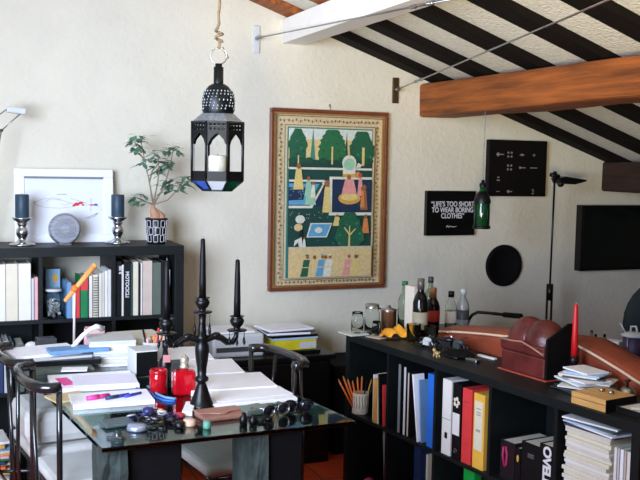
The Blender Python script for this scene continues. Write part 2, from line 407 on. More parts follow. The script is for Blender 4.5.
# ------------------------------------------------------------------ other wall pieces
def sign():
    t = thing('slogan_sign', 'black sign with white capitals about boring clothes on the wall', 'sign', (2.9, WB, 1.182))
    MB().bx(-.17, .172, -.03, 0, 0, .272).build('panel', BLACK, t, bevel=.002)
    for i, s in enumerate(("\u201cLIFE\u2019S TOO SHORT", "TO WEAR BORING", "CLOTHES\u201d")):
        text('lettering', s, .044, WHITEINK, t, (.012, -.0312, .178-.036*i), FACE, .0005, 1.0, .78, 'CENTER')
    mb = MB().tube([(-.03, -.031, .052), (-.022, -.031, .062), (-.014, -.031, .05), (-.004, -.031, .06), (.004, -.031, .052), (.014, -.031, .056), (.024, -.031, .052), (.044, -.031, .058)], .0022, 6)
    mb.build('signature', WHITEINK, t)
sign()
def board():
    t = thing('symbol_board', 'square dark brown board with rows of small pale symbols', 'board', (3.37, WB, 1.424))
    MB().bx(-.216, .214, -.04, 0, 0, .35).build('panel', mat('dark_board', (14, 9, 10), .6, var=.2, spec=.2), t, bevel=.003)
    mb = MB(); y = -.0405
    def dash(x, z, a=.03, b=.006): mb.box((x, y, z), (a, .001, b))
    def dia(x, z, s): mb.prism([(x-s, z), (x, z-s), (x+s, z), (x, z+s)], 0, .001, Matrix.Translation((0, y, 0)) @ Matrix.Rotation(R(90), 4, 'X'))
    c = [-.145, -.065, .025, .115]; r_ = [.26, .18, .108, .03]
    dia(c[0]-.008, r_[0], .014); dash(c[0]+.02, r_[0], .034)
    for z in (r_[0], r_[1]):
        for q in (-1, 1):
            for p in (-1, 1): dash(c[1]+.012*q, z+.012*p, .012, .012)
    dash(c[2], r_[0], .034); dia(c[2], r_[0], .01); dash(c[3], r_[0], .02); dash(c[3], r_[0], .005, .018)
    dia(c[2]-.012, r_[1], .01); dash(c[2]+.01, r_[1], .04); dash(c[3], r_[1], .052)
    dash(c[0], r_[2]+.01, .016, .008); dash(c[0], r_[2]-.008, .022, .008)
    dash(c[0], r_[3], .024, .004); dia(c[1]-.004, r_[3], .012); dash(c[1]+.01, r_[3], .03); dash(c[3], r_[3]+.012, .016); dash(c[3], r_[3]-.012, .016); dash(c[3]+.004, r_[3], .01)
    mb.build('symbols', mat('pale_ink', (138, 132, 126), .6), t)
board()
tag(MB().lathe([(0, 0), (.122, 0), (.132, .006), (.132, .018), (.122, .024), (.105, .02), (.1, .016), (0, .016)], seg=40, M=Matrix.Rotation(R(90), 4, 'X')).build('wall_disc', MATTBLK, loc=(3.307, WB, .986)), 'round matt black disc hanging on the wall below the symbol board', 'wall disc')
t = thing('television', 'flat black television on the back wall under the dark beam end', 'television', (4.33, WB, .94))
MB().bx(-.47, .47, -.06, -.0, 0, .43).build('casing', BLACK, t, bevel=.004)
MB().bx(-.455, .455, -.062, -.0595, .018, .415).build('screen', SCREEN, t)

# ------------------------------------------------------------------ floor lamp beyond the bookcase
t = thing('floor_lamp', 'tall thin black floor lamp with a flat tilted head', 'lamp', (3.455, 4.6, 0))
MB().lathe([(0, 0), (.13, 0), (.13, .012), (.02, .02), (0, .02)], seg=28).build('base', BLACK, t)
mb = MB().cyl((-.022, 0, .015), (-.022, 0, .9), .007).cyl((.012, 0, .015), (.012, 0, .9), .007); mb.build('twin_poles', BLACK, t)
MB().cyl((-.005, 0, .8), (-.005, 0, .9), .02).build('collar', BLACK, t)
MB().cyl((-.005, 0, .88), (.0, 0, 1.55), .006).build('pole', BLACK, t)
mb = MB().cyl((-.03, 0, 1.565), (.03, 0, 1.555), .013).cyl((0, 0, 1.53), (0, 0, 1.585), .012)
mb.ball((.045, 0, 1.51), (.022, .02, .02)); mb.build('joint', BLACK, t)
mb = MB(); mb.prism([(.0, 1.545), (.05, 1.556), (.2, 1.538), (.215, 1.53), (.12, 1.508), (.02, 1.512)], -.045, .045, Matrix.Rotation(R(90), 4, 'X'))
mb.build('lamp_head', BLACK, t, bevel=.006)

# ------------------------------------------------------------------ left bookcase against the wall
LBY = 4.52
def shelf_unit(t, xs, zs, depth, th_out, th_in, top):
    L = xs[-1]
    MB().bx(0, L, 0, depth, top-th_out, top).build('top_panel', BLACKSH, t, bevel=.0015)
    MB().bx(0, L, 0, depth, 0, zs[0]).build('bottom_panel', BLACKSH, t, bevel=.0015)
    for a, b in ((0, th_out), (L-th_out, L)): MB().bx(a, b, 0, depth, zs[0], top-th_out).build('side_panel', BLACKSH, t, bevel=.0015)
    for z in zs[1:]: MB().bx(th_out, L-th_out, .004, depth, z-th_in, z).build('shelf', BLACKSH, t, bevel=.001)
    lv = zs + [top-th_out+th_in]
    for x in xs[1:-1]:
        for z0, z1 in zip(lv, lv[1:]): MB().bx(x-th_in/2, x+th_in/2, .004, depth, z0, z1-th_in).build('divider', BLACKSH, t)
LB0 = -.27
t = thing('bookcase', 'black cube bookcase standing against the white wall behind the desk', 'bookcase', (LB0, LBY, 0))
shelf_unit(t, [0, .38, .725, 1.07, 1.42], [.14, .485, .83], .362, .046, .018, 1.178)
MB().bx(0, 1.42, .3625, .368, 0, .81).build('back_panel', BLACKSH, t)

def book(loc, rz, w, h, d, m, label, lean=0, cat='book', group=None, title=None, pages=PAPER2):
    """upright book: x = thickness, y = depth (spine at y=0), z = height; leaning about its foot"""
    o = MB(); c = min(.003, w*.2)
    o.bx(-w/2, -w/2+c, 0, d, 0, h).bx(w/2-c, w/2, 0, d, 0, h).bx(-w/2+c, w/2-c, 0, c, 0, h)
    ob = o.build('book', m, loc=loc, bevel=.0008); ob.rotation_euler = (0, lean, rz)
    tag(ob, label, cat, group)
    MB().bx(-w/2+c, w/2-c, c, d-.004, .003, h-.004).build('pages', pages, ob)
    return ob
def lbook(x0, x1, h, m, label, z=.83, y=LBY+.02, d=.2, lean=0, group='books in the wall bookcase'):
    w = x1-x0-.001
    return book(((x0+x1)/2, y, z), 0, w, h, d, m, label, lean, 'book', group)
WHT = mat('white_cover', (232, 230, 222), .6, var=.03); CRM = mat('cream_cover', (226, 218, 192), .6, var=.04)
BKB = mat('black_cover', (15, 15, 17), .5, spec=.3)
# compartment with white volumes
b = .13
for i, (w_, h_, m_, l_) in enumerate(((.06, .28, WHT, 'thick white volume deepest in the row by the left compartment wall'), (.055, .275, CRM, 'cream volume second along the row of white volumes'), (.05, .27, WHT, 'white volume at the centre of the row of white volumes'), (.055, .272, CRM, 'tall cream volume beside the widest white volume'))):
    lbook(b, b+w_, h_, m_, l_); b += w_+.001
lbook(b+.001, b+.058, .272, WHT, 'widest white volume with grey foot band next to the pink book'); bb = b+.06
lbook(.414, .418+.008, .2, LGREY, 'thin grey booklet between white volume and pink book')
lbook(.428, .444, .205, PALEPINK, 'pale pink book at the end of the white volumes')
# middle compartment
tj = thing('glass_jar', 'clear glass jar full of small things in the bookcase compartment', 'jar', (.52, LBY+.06, .83))
MB().lathe([(0, 0), (.045, 0), (.048, .01), (.048, .1), (.036, .118), (.036, .13), (.033, .13), (.033, .116), (.044, .098), (.044, .008), (0, .006)], seg=24, close=False).build('jar_body', GLASS, tj)
mb = MB()
for i in range(40): mb.ball((random.uniform(-.026, .026), random.uniform(-.026, .026), .012+random.uniform(0, .075)), .009, 8, 6)
tag(mb.build('contents', [mat('jar_contents', (150, 150, 150), .4, var=.5, scale=80)], tj), kind='stuff')
MB().lathe([(.037, .13), (.039, .131), (.039, .142), (0, .142), ], seg=24).build('lid', LGREY, tj)
tag(MB().bx(-.035, .035, -.03, .03, 0, .226).build('small_carton', [mat('carton_blue', (150, 190, 214), .6)], loc=(.53, LBY+.2, .83), bevel=.002), 'small pale blue carton behind the glass jar', 'box')
ml = MB().bx(.0, .022, -.0312, -.030, .16, .2); ml.build('yellow_patch', YELLOW, bpy.data.objects['small_carton'])
lbook(.578, .60, .175, SKYBLUE, 'pale blue book beside the glass jar'); lbook(.601, .62, .16, LGREY, 'light grey book under the orange lamp arm')
lbook(.622, .64, .15, RED, 'thin red book by the green spine')
g_ = lbook(.643, .678, .2, GREEN, 'green book with red top band beside the ring binder')
MB().bx(-.0174, .0174, -.0006, .0002, .135, .196).build('red_band', RED, g_)
nb = lbook(.684, .70, .205, WHT, 'white booklet before the spiral notebook')
nb = lbook(.703, .728, .21, CRM, 'cream spiral notebook with black wire binding', d=.15)
mb = MB()
for i in range(16): mb.tube([(.0+.011*math.cos(a), -.004+.008*math.sin(a), .012+i*.0122) for a in [k*math.pi/4 for k in range(8)]], .0017, 5, True)
mb.build('wire_binding', BLACK, nb)
for i, (a, b_, h_, m_, l_) in enumerate(((.731, .745, .215, WHT, 'white booklet against the spiral notebook'), (.746, .758, .22, CRM, 'cream booklet second from the spiral notebook'), (.759, .773, .226, PAPER, 'white magazine third from the spiral notebook'), (.774, .79, .232, WHT, 'tall white magazine against the compartment divider'))):
    lbook(a, b_, h_, m_, l_, lean=.0)
# compartment with black spines
k = lbook(.812, .84, .272, BKB, 'tall black book with white marks by the divider')
text('lettering', '|||| ||', .022, WHITEINK, k, (.008, -.0012, .25), (R(90), R(90), 0), .001)
lbook(.842, .852, .255, WHT, 'thin white book between two black books')
k = lbook(.854, .884, .272, BKB, 'black book with white vertical spine title')
text('lettering', 'MOTOCICLI', .024, WHITEINK, k, (-.008, -.0012, .222), (R(90), R(90), 0), .0008)
lbook(.886, .896, .262, mat('green_black', (30, 70, 62), .5), 'thin dark green book beside the black title book')
lbook(.898, .924, .268, CRM, 'cream book with pale green foot beside the dark green book')
lbook(.926, .934, .255, BKB, 'thin black book amid cream books'); lbook(.936, .944, .262, WHT, 'thin white book before the wide beige volume')
lbook(.946, .994, .272, BEIGE, 'wide beige volume near the end of the bookcase')
lbook(.996, 1.038, .262, OLIVE, 'wide grey green volume beside the beige volume')
lbook(1.04, 1.062, .27, BKB, 'black book behind the tall black candle'); lbook(1.064, 1.072, .25, PAPER, 'white thin book last but one in the bookcase'); lbook(1.078, 1.084, .225, LGREY, 'grey thin booklet last in the bookcase row')
# second row, glimpsed past the chairs
for a, b_, h_, m_, l_ in ((.13, .16, .24, NAVY, 'navy book low in the bookcase behind the chairs'), (.20, .235, .235, WHT, 'white book low in the bookcase behind the chairs'), (.262, .285, .24, NAVY, 'second navy book low in the bookcase behind the chairs'), (.288, .31, .25, LGREY, 'pale grey book low in the bookcase behind the chairs'), (.314, .33, .24, SKYBLUE, 'pale blue book low in the bookcase behind the chairs'), (.34, .38, .23, OLIVE, 'grey green book low in the bookcase behind the chairs')):
    lbook(a, b_, h_, m_, l_, z=.485)

# on top of the left bookcase
LT = 1.178
def candle_holder(x, y, label, first=None):
    if first: o = copy_tree(first, label); o.location = (x, y, LT); return o
    t = thing('candle_holder', label, 'candle holder', (x, y, LT), 0, 'silver pillar candle holders')
    MB().lathe([(0, 0), (.06, 0), (.062, .006), (.05, .012), (.03, .018), (.02, .026), (.018, .036), (.026, .05), (.03, .064), (.027, .078), (.018, .088), (.02, .098), (.026, .106), (.022, .112), (.034, .12), (.046, .128), (.048, .136), (0, .136)], seg=32).build('body', SILVER, t)
    return t
def pillar(x, y, label, first=None):
    if first: o = copy_tree(first, label); o.location = (x, y, LT+.136); return o
    t = thing('pillar_candle', label, 'candle', (x, y, LT+.136), 0, 'teal pillar candles')
    MB().lathe([(0, 0), (.031, 0), (.033, .003), (.033, .108), (.03, .112), (0, .11)], seg=28).build('wax', TEALWAX, t)
    MB().cyl((0, 0, .108), (.001, 0, .118), .0012).build('wick', BLACK, t)
    return t
ca = candle_holder(.384, 4.66, 'silver candle holder between the lamp and the framed print'); candle_holder(.851, 4.70, 'silver candle holder between the framed print and the potted tree', ca)
pa = pillar(.384, 4.66, 'dark teal pillar candle nearest the lamp'); pillar(.851, 4.70, 'dark teal pillar candle beside the potted tree', pa)
# framed print leaning on the wall
t = thing('framed_print', 'white framed print with red emblem leaning on the wall', 'framed print', (.605, 4.79, LT), 0)
t.rotation_euler = (R(-7), 0, 0)
mb = MB(); W_, H_ = .245, .375
for a, b_, c_, d_ in ((-W_, W_, 0, .04), (-W_, W_, H_-.04, H_), (-W_, -W_+.05, .04, H_-.04), (W_-.05, W_, .04, H_-.04)): mb.bx(a, b_, -.0, .02, c_, d_)
mb.build('frame', PLEX, t, bevel=.004)
MB().bx(-W_+.05, W_-.05, .006, .012, .04, H_-.04).build('print_sheet', mat('print_sheet', (228, 231, 234), .35, var=.01), t)
mb = MB().bx(-W_+.05, W_-.05, -.001, .004, H_-.05, H_-.04); mb.build('inner_edge', GREY, t)
mb = MB(); yy = .0055
def stroke(pts, r=.0011): mb.tube([(x, yy, z) for x, z in pts], r, 5)
stroke([(-.15, .205), (-.1, .225), (-.03, .218), (.04, .2), (.05, .185), (-.02, .175), (-.09, .178), (-.14, .192), (-.15, .205)])
stroke([(-.09, .21), (-.06, .23), (-.02, .22)]); stroke([(-.04, .245), (.01, .246)], .0018); stroke([(.03, .225), (.11, .2)]); stroke([(.1, .19), (.15, .195), (.17, .185)]); stroke([(.128, .16), (.132, .225)], .0016)
stroke([(.1, .125), (.13, .135), (.165, .15), (.15, .135), (.11, .12)], .0018); stroke([(-.02, .2), (.0, .19), (.03, .2)])
mb.build('line_drawing', mat('pencil_line', (176, 176, 178), .7), t)
mb = MB()
for cx, cz, a, b_ in ((.06, .196, .014, .009), (.08, .203, .012, .007), (.046, .19, .009, .006), (.09, .192, .007, .005), (.135, .192, .016, .004)): mb.ball((cx, .0052, cz), (a, .0008, b_), 12, 6)
mb.build('red_emblem', REDINK, t); MB().ball((.155, .0048, .193), (.01, .0008, .006), 10, 6).build('blue_tip', BLUEINK, t)
# silver disc clock
t = thing('silver_disc', 'round brushed silver disc ornament in front of the framed print', 'ornament', (.584, 4.66, LT))
MB().lathe([(0, -.018), (.068, -.018), (.076, -.012), (.079, 0), (.076, .012), (.068, .018), (0, .018)], (0, 0, .079), 40, Matrix.Rotation(R(90), 4, 'X'), smooth=False).build('body', mat('brushed_silver', (178, 182, 190), .38, .85, var=.25, scale=30, stretch=(1, 1, 6)), t)
mb = MB()
for q in range(4): mb.tube([(.05*math.cos(a)*(1-.16*q), -.0185, .079+.05*math.sin(a)*(1-.16*q)) for a in [k*2*math.pi/20 for k in range(20)]], .0012, 5, True)
mb.build('engraved_rings', GREY, t)
MB().bx(-.03, .03, -.022, .022, 0, .006).build('foot', STEEL, t)
# articulated white lamp at the edge
t = thing('task_lamp', 'slim pale grey jointed lamp reaching over the bookcase by the picture edge', 'lamp', (.20, 4.72, LT))
MB().lathe([(0, 0), (.07, 0), (.07, .014), (.012, .02), (0, .02)], seg=28).build('base', DGREY, t)
for q in (-.006, .006): MB().cyl((.0, q, .02), (.096, q, .553), .0032).build('lower_arm', STEEL, t)
mb = MB().cyl((.096, -.006, .553), (.185, -.006, .638), .003); mb.cyl((.05, .006, .6), (.12, .006, .655), .003); mb.build('upper_arm', STEEL, t)
MB().ball((.096, 0, .553), .009).build('joint', DGREY, t)
mb = MB(); mb.box((.165, 0, .652), (.09, .05, .03), M=Matrix.Rotation(R(6), 4, 'Y')); mb.build('lamp_head', LGREY, t, bevel=.006)
# potted tree
t = thing('potted_tree', 'small indoor tree with swollen roots in a black and white patterned pot', 'plant', (1.04, 4.655, LT))
MB().lathe([(0, 0), (.046, 0), (.047, .004), (.058, .128), (.055, .132), (.05, .128), (.048, .118), (0, .118)], seg=32).build('pot', BLACK, t)
mb = MB()
def potp(a, z): r_ = .0475+.0108*(z-.004)/.124; return (r_*math.cos(a), r_*math.sin(a), z)
for k in range(9):                           # broken key pattern of white rectangles
    a0 = k*2*math.pi/9
    for z0, z1, off in ((.012, .046, 0), (.05, .084, .22), (.088, .12, 0)):
        a = a0+off; b_ = a+.42
        for l in ((a, z0, b_, z0), (b_, z0, b_, z1), (b_, z1, a, z1), (a, z1, a, z0)):
            mb.tube([potp(l[0]+(l[2]-l[0])*f/3, l[1]+(l[3]-l[1])*f/3) for f in range(4)], .0015, 5)
mb.build('white_pattern', WHITEINK, t)
mb = MB().lathe([(0, .118), (.048, .118), (.046, .122), (0, .123)], seg=20); mb.build('soil', mat('soil', (60, 46, 36), .95, var=.3), t)
mb = MB()
mb.tube([(0, 0, .115), (-.006, .0, .15), (-.02, 0, .175), (-.018, 0, .2)], 0, 10, rs=[.03, .027, .016, .008]); mb.tube([(.02, .0, .115), (.022, 0, .14), (.0, 0, .165), (-.014, 0, .18)], 0, 10, rs=[.026, .024, .014, .008])
mb.tube([(-.03, -.01, .115), (-.022, -.005, .14), (-.016, 0, .17)], 0, 8, rs=[.014, .011, .006])
mb.build('swollen_roots', SOIL, t)
mb = MB(); lf = MB()
tips = [((-.018, 0, .2), (-.05, 0, .3), (-.075, 0, .40), (-.095, .01, .50)), ((-.018, 0, .2), (-.01, -.01, .3), (.0, 0, .36), (-.01, 0, .43)), ((-.018, 0, .2), (.03, 0, .29), (.06, .01, .38), (.072, .0, .455)), ((-.018, 0, .2), (.05, -.02, .22), (.1, 0, .27), (.13, 0, .315)),
        ((-.018, 0, .2), (.0, -.03, .24), (.03, -.04, .28), (.05, -.04, .30)), ((-.018, 0, .2), (-.05, 0, .21), (-.08, .02, .225), (-.1, .02, .23)), ((-.075, 0, .40), (-.1, .02, .43), (-.11, .0, .45), (-.12, 0, .47)), ((-.05, 0, .3), (-.03, .03, .35), (.01, .04, .39), (.03, .04, .385))]
def leaf(p, ang, el, L, W):
    d = Vector((math.cos(ang)*math.cos(el), math.sin(ang)*math.cos(el), math.sin(el))); s_ = d.cross(Vector((0, 0, 1))).normalized(); n_ = s_.cross(d)
    prof = [(0, 0), (.25, .36), (.55, .5), (.85, .28), (1, 0)]
    top = [p + d*L*f + s_*W*g + n_*(-.15*L*f*f) for f, g in prof]; bot = [p + d*L*f - s_*W*g + n_*(-.15*L*f*f) for f, g in prof[1:-1]]
    lf._f([lf.bm.verts.new(q) for q in top+bot[::-1]])
for tp in tips:
    tp = [(x+(.012 if z > .25 else 0), y, .2+(z-.2)*1.13) for x, y, z in tp]
    mb.tube(tp, 0, 6, rs=[.005, .0035, .0028, .002])
    for j, base in ((3, 13), (2, 6)):
        p = Vector(tp[j])
        for k in range(base):
            q = p + Vector((random.uniform(-.03, .03), random.uniform(-.03, .03), random.uniform(-.025, .02)))
            for e in range(2): leaf(q, random.uniform(0, 6.28), random.uniform(-.5, .3), random.uniform(.045, .068), random.uniform(.018, .026))
mb.build('branches', mat('bark', (150, 130, 104), .8), t); lf.build('leaves', LEAF, t)

# ------------------------------------------------------------------ hanging lantern
def lantern():
    cx, cy = .908, 3.108
    t = thing('hanging_lantern', 'black octagonal metal lantern with arched glass sides hanging from a rope', 'lantern', (cx, cy, 1.494), R(-22.7)+R(4))
    S = math.pi/8; c8 = 1/math.cos(math.pi/8)
    def oct_(ap): return [(ap*c8*math.cos(S+k*math.pi/4), ap*c8*math.sin(S+k*math.pi/4)) for k in range(8)]
    A_ = .087; zb, z0, z1, z2 = .0, .036, .236, .268
    # cage corner bars and hoops
    mb = MB()
    for z, ap, h_ in ((z0, A_, .008), (z1-.004, A_, .008), (z0+.028, A_-.001, .005), (z1-.03, A_-.001, .005)):
        mb.lathe([(ap*c8-.005, z), (ap*c8+.002, z), (ap*c8+.002, z+h_), (ap*c8-.005, z+h_), (ap*c8-.005, z)], seg=8, smooth=False, start=S, close=False)
    for x, y in oct_(A_): mb.cyl((x, y, z0), (x, y, z1+.004), .0042, seg=6)
    for (x, y), (a, b_) in zip(oct_(A_), oct_(.05)): mb.cyl((x, y, z0), (a, b_, zb+.004), .0035, seg=6)
    mb.lathe([(.05*c8+.002, 0), (.05*c8+.002, .006), (0, .006), (0, 0)], seg=8, smooth=False, start=S, close=False)
    mb.build('cage', IRON, t)
    # arched fret panels on each of the eight sides
    mb = MB(); hw = A_*math.tan(math.pi/8)
    for k in range(8):
        M = Matrix.Rotation(k*math.pi/4, 4, 'Z') @ Matrix.Translation((A_-.0015, 0, 0)) @ Matrix.Rotation(R(90), 4, 'Z') @ Matrix.Rotation(R(90), 4, 'X')
        zt = z1-.03; za = z1-.062
        for q in (-1, 1):
            mb.prism([(q*hw, zt), (0, zt), (0, zt-.006), (q*hw*.3, zt-.016), (q*hw*.62, za+.004), (q*hw*.8, za-.012), (q*hw, za-.012)], -.0008, .0008, M)
        for b_ in range(5):                 # pierced bands above and below
            x = -hw+.007+b_*(2*hw-.014)/4
            mb.prism([(x-.0032, z1-.027), (x+.0032, z1-.027), (x+.0032, z1-.005), (x-.0032, z1-.005)], -.0008, .0008, M)
        mb.prism([(-hw, z1-.0185), (hw, z1-.0185), (hw, z1-.0125), (-hw, z1-.0125)], -.001, .001, M)
        mb.prism([(-hw, z0+.002), (hw, z0+.002), (hw, z0+.03), (-hw, z0+.03)], -.0012, -.0002, M)
    mb.build('fretwork', IRON, t)
    mb = MB()
    for k in range(8):
        M = Matrix.Rotation(k*math.pi/4, 4, 'Z') @ Matrix.Translation((A_-.004, 0, 0)) @ Matrix.Rotation(R(90), 4, 'Z') @ Matrix.Rotation(R(90), 4, 'X')
        mb.prism([(-hw, z0+.03), (hw, z0+.03), (hw, z1-.03), (-hw, z1-.03)], -.0006, .0006, M)
    mb.build('side_glass', LANTGL, t)
    cols = [BLUEGL, MILKGL, PGREENGL, MILKGL, BLUEGL, MILKGL, PGREENGL, MILKGL]
    P0, P1 = oct_(A_-.002), oct_(.049)
    for k in range(8):
        j = (k+1) % 8
        mb = MB(); a, b_, c_, d_ = (Vector((*P0[k], z0)), Vector((*P0[j], z0)), Vector((*P1[j], .005)), Vector((*P1[k], .005)))
        n_ = (b_-a).cross(d_-a).normalized()*.0012
        vs = [mb.bm.verts.new(v) for v in (a, b_, c_, d_, a+n_, b_+n_, c_+n_, d_+n_)]
        for q in ((0, 1, 2, 3), (7, 6, 5, 4), (0, 1, 5, 4), (1, 2, 6, 5), (2, 3, 7, 6), (3, 0, 4, 7)): mb._f([vs[i] for i in q])
        tag(mb.build('base_glass', cols[(k+4) % 8], t), ('blue', 'clear', 'green', 'clear')[((k+4) % 8) % 4] + ' base glass')
    MB().lathe([(A_*c8+.003, z1), (.054*c8, z2), (.05*c8, z2), (A_*c8-.003, z1), (A_*c8+.003, z1)], seg=8, smooth=False, start=S, close=False).build('shoulder', IRONLT, t)
    mb = MB().lathe([(.05, z2-.004), (.056, z2+.01), (.056, z2+.05), (.05, z2+.075), (.034, z2+.095), (.02, z2+.103), (.018, z2+.103), (.032, z2+.09), (.047, z2+.07), (.052, z2+.045), (.052, z2+.01), (.046, z2)], seg=24, close=False)
    mb.build('dome', IRON, t)
    mb = MB()
    for k in range(24):
        for z, r_ in ((.016, .0558), (.026, .0562), (.036, .0562), (.046, .0562), (.056, .0545), (.066, .0525), (.076, .0485)):
            if random.random() < .3: continue
            a = k*2*math.pi/24 + z*31; mb.ball((r_*math.cos(a), r_*math.sin(a), z2+z), (.0026, .0026, random.uniform(.0026, .0048)), 6, 5)
    mb.build('piercings', mat('pale_tin', (150, 160, 164), .4, .6), t)
    mb = MB().lathe([(.017, z2+.1), (.017, z2+.16), (.014, z2+.16), (.014, z2+.1)], seg=20, close=False).lathe([(.012, z2+.1), (.012, z2+.172), (.0, z2+.172)], seg=16); mb.build('chimney', IRON, t)
    zr = z2+.198
    MB().tube([(.028*math.cos(a), 0, zr+.028*math.sin(a)) for a in [k*2*math.pi/24 for k in range(24)]], .0022, 6, True).build('ring', STEEL, t)
    top = roofz(cx)+.03-1.494-.002
    pts = [(0, 0, zr+.026), (.004, .003, zr+.05)]
    pts += [(.012*math.cos(a), .012*math.sin(a), zr+.05+.004*a) for a in [k*.7 for k in range(16)]]
    z = zr+.11
    while z < top: pts.append((.0025*math.sin(z*60), .0025*math.cos(z*60), z)); z += .03
    pts.append((0, 0, top))
    mb = MB().tube(pts, .0052, 8); mb.tube([(.012, 0, zr+.03), (.024, .004, zr+.01), (.032, .0, zr-.006)], .004, 6); mb.build('rope', ROPE, t)
    c_ = thing('lantern_candle', 'ivory pillar candle standing inside the hanging lantern', 'candle', (cx, cy, 1.494+.0065))
    MB().lathe([(0, 0), (.032, 0), (.032, .112), (.028, .118), (0, .112)], seg=24).build('wax', IVORYWAX, c_)
    MB().cyl((0, 0, .11), (0, 0, .124), .001).build('wick', BLACK, c_)
lantern()

# green bottle lantern hung from the brown beam
t = thing('bottle_lantern', 'green glass bottle in a dark metal cage hanging under the brown beam', 'lantern', (2.692, 4.2, 1.272), R(-15))
mb = MB().lathe([(0, .01), (.04, .01), (.042, .02), (.042, .14), (.034, .175), (.018, .2), (.015, .235), (.012, .235), (.012, .2), (.03, .17), (.037, .14), (.037, .02), (0, .015)], seg=24, close=False); mb.build('bottle', GREENGL, t)
mb = MB().lathe([(.045, 0), (.047, .004), (.047, .016), (.043, .016), (.043, 0), (.045, 0)], seg=24, close=False)
mb.lathe([(.0445, .135), (.045, .15), (.037, .178), (.021, .2), (.0185, .2), (.033, .176), (.0425, .148), (.0425, .135), (.0445, .135)], seg=24, close=False)
for k in range(4): a = k*math.pi/2+.4; mb.cyl((.0455*math.cos(a), .0455*math.sin(a), .0), (.0445*math.cos(a), .0445*math.sin(a), .15), .004, seg=6)
mb.lathe([(.0185, .225), (.019, .24), (.01, .246), (.008, .26), (0, .262)], seg=16, close=False); mb.build('metal_cage', IRON, t)
mb = MB(); z = .26
while z < .626:
    k = int(round((z-.26)/.012)); M = Matrix.Rotation(R(90)*(k % 2), 4, 'Z')
    mb.tube([M @ Vector((.0035*math.cos(a), 0, .0)) + Vector((0, 0, z+.006+.008*math.sin(a))) for a in [q*math.pi/4 for q in range(8)]], .0013, 5, True); z += .012
mb.build('chain', STEEL, t)

# ------------------------------------------------------------------ glass desk on rough stone posts
DZ = .735
DQ = [(.448, 2.727), (1.294, 2.752), (1.064, 4.365), (.262, 4.34)]
t = thing('glass_desk', 'glass topped desk on rough stone posts covered with papers', 'desk', (.75, 3.5, 0))
mb = MB().prism([(x-.75, y-3.5) for x, y in DQ], DZ-.014, DZ); mb.build('glass_top', TGLASS, t, bevel=.0015)
for px_, py_, sx_, sy_ in ((.492, 2.86, .075, .2), (.957, 2.86, .06, .2), (.40, 4.15, .08, .2), (.86, 4.18, .07, .2)):
    mb = MB(); N = 9; rings = []
    for i in range(N+1):
        z = (DZ-.016)*i/N; rings.append([])
        for q in range(16):
            a = q*math.pi/8; c_, s_ = math.cos(a), math.sin(a); m_ = max(abs(c_), abs(s_))
            f = 1+random.uniform(-.07, .07) if 0 < i < N else 1
            rings[-1].append(mb.bm.verts.new((px_-.75+c_/m_*sx_/2*f, py_-3.5+s_/m_*sy_/2*f, z)))
    for a, b_ in zip(rings, rings[1:]):
        for q in range(16): mb._f([a[q], a[(q+1) % 16], b_[(q+1) % 16], b_[q]])
    mb._f(rings[0][::-1]); mb._f(rings[-1]); mb.build('stone_leg', STONE, t)
for a, b_, y0_ in ((.532, .705, 2.78), (.99, 1.11, 2.77), (.445, .61, 4.06), (.897, 1.0, 4.09)): tag(MB().bx(a-.75, b_-.75, y0_-3.5, y0_+.17-3.5, 0, DZ-.016).build('leg', MATTBLK, t, bevel=.004), 'matt black block darkening the stone leg front')  # matt black block added beside each stone post to darken its front

# chairs: bent tube rail, four tube posts, padded seat
def chair(loc, rz, label, first=None):
    if first: o = copy_tree(first, label); o.location = loc; o.rotation_euler.z = rz; return o
    t = thing('tube_chair', label, 'chair', loc, rz, 'black tube chairs around the desk')
    pts = [(.0, -.19, .82), (-.03, -.19, .82), (-.058, -.176, .82), (-.076, -.13, .82), (-.084, -.06, .82), (-.086, 0, .82), (-.084, .06, .82), (-.076, .13, .82), (-.058, .176, .82), (-.03, .19, .82), (0, .19, .82)]
    MB().tube(pts, .019, 12).build('back_rail', TUBE, t)
    for s_ in (-1, 1):
        MB().tube([(-.004, .19*s_, .82), (-.003, .19*s_, .6), (.0, .19*s_, 0)], .0105, 10).build('leg', TUBE, t)
        MB().tube([(-.078, .105*s_, .82), (-.07, .15*s_, .5), (-.06, .165*s_, .3)], .0075, 8).build('rail_post', TUBE, t)
        MB().tube([(.34, .19*s_, .43), (.36, .19*s_, .2), (.365, .19*s_, 0)], .0105, 10).build('leg', TUBE, t)
    mb = MB()
    mb.tube([(0, -.19, .425), (.34, -.19, .425), (.34, .19, .425), (0, .19, .425)], .0095, 8, True)
    mb.tube([(-.06, -.165, .3), (-.06, .165, .3)], .0075, 8)
    for s_ in (-1, 1): mb.tube([(-.06, .165*s_, .3), (.36, .19*s_, .24)], .0075, 8)
    mb.build('seat_frame', TUBE, t)
    mb = MB(); mb.box((.175, 0, .453), (.36, .36, .045)); mb.build('seat', CUSH, t, bevel=.018)
    return t
AN = math.atan2(.13, .992)
c0 = chair((.358, 3.37, 0), AN, 'black tube chair with pale seat at the near end of the desk')
chair((.308, 3.79, 0), AN, 'black tube chair holding a thick cushion near the bookcase', c0)
chair((1.235, 3.44, 0), AN+math.pi, 'black tube chair on the far side of the desk by the cabinet', c0)
mb = MB(); mb.box((0, 0, .075), (.34, .34, .14)); o = mb.build('seat_cushion', CUSH, loc=(.46, 3.82, .476), rz=AN, bevel=.04)
tag(o, 'thick off white cushion lying on the chair nearest the bookcase', 'cushion')

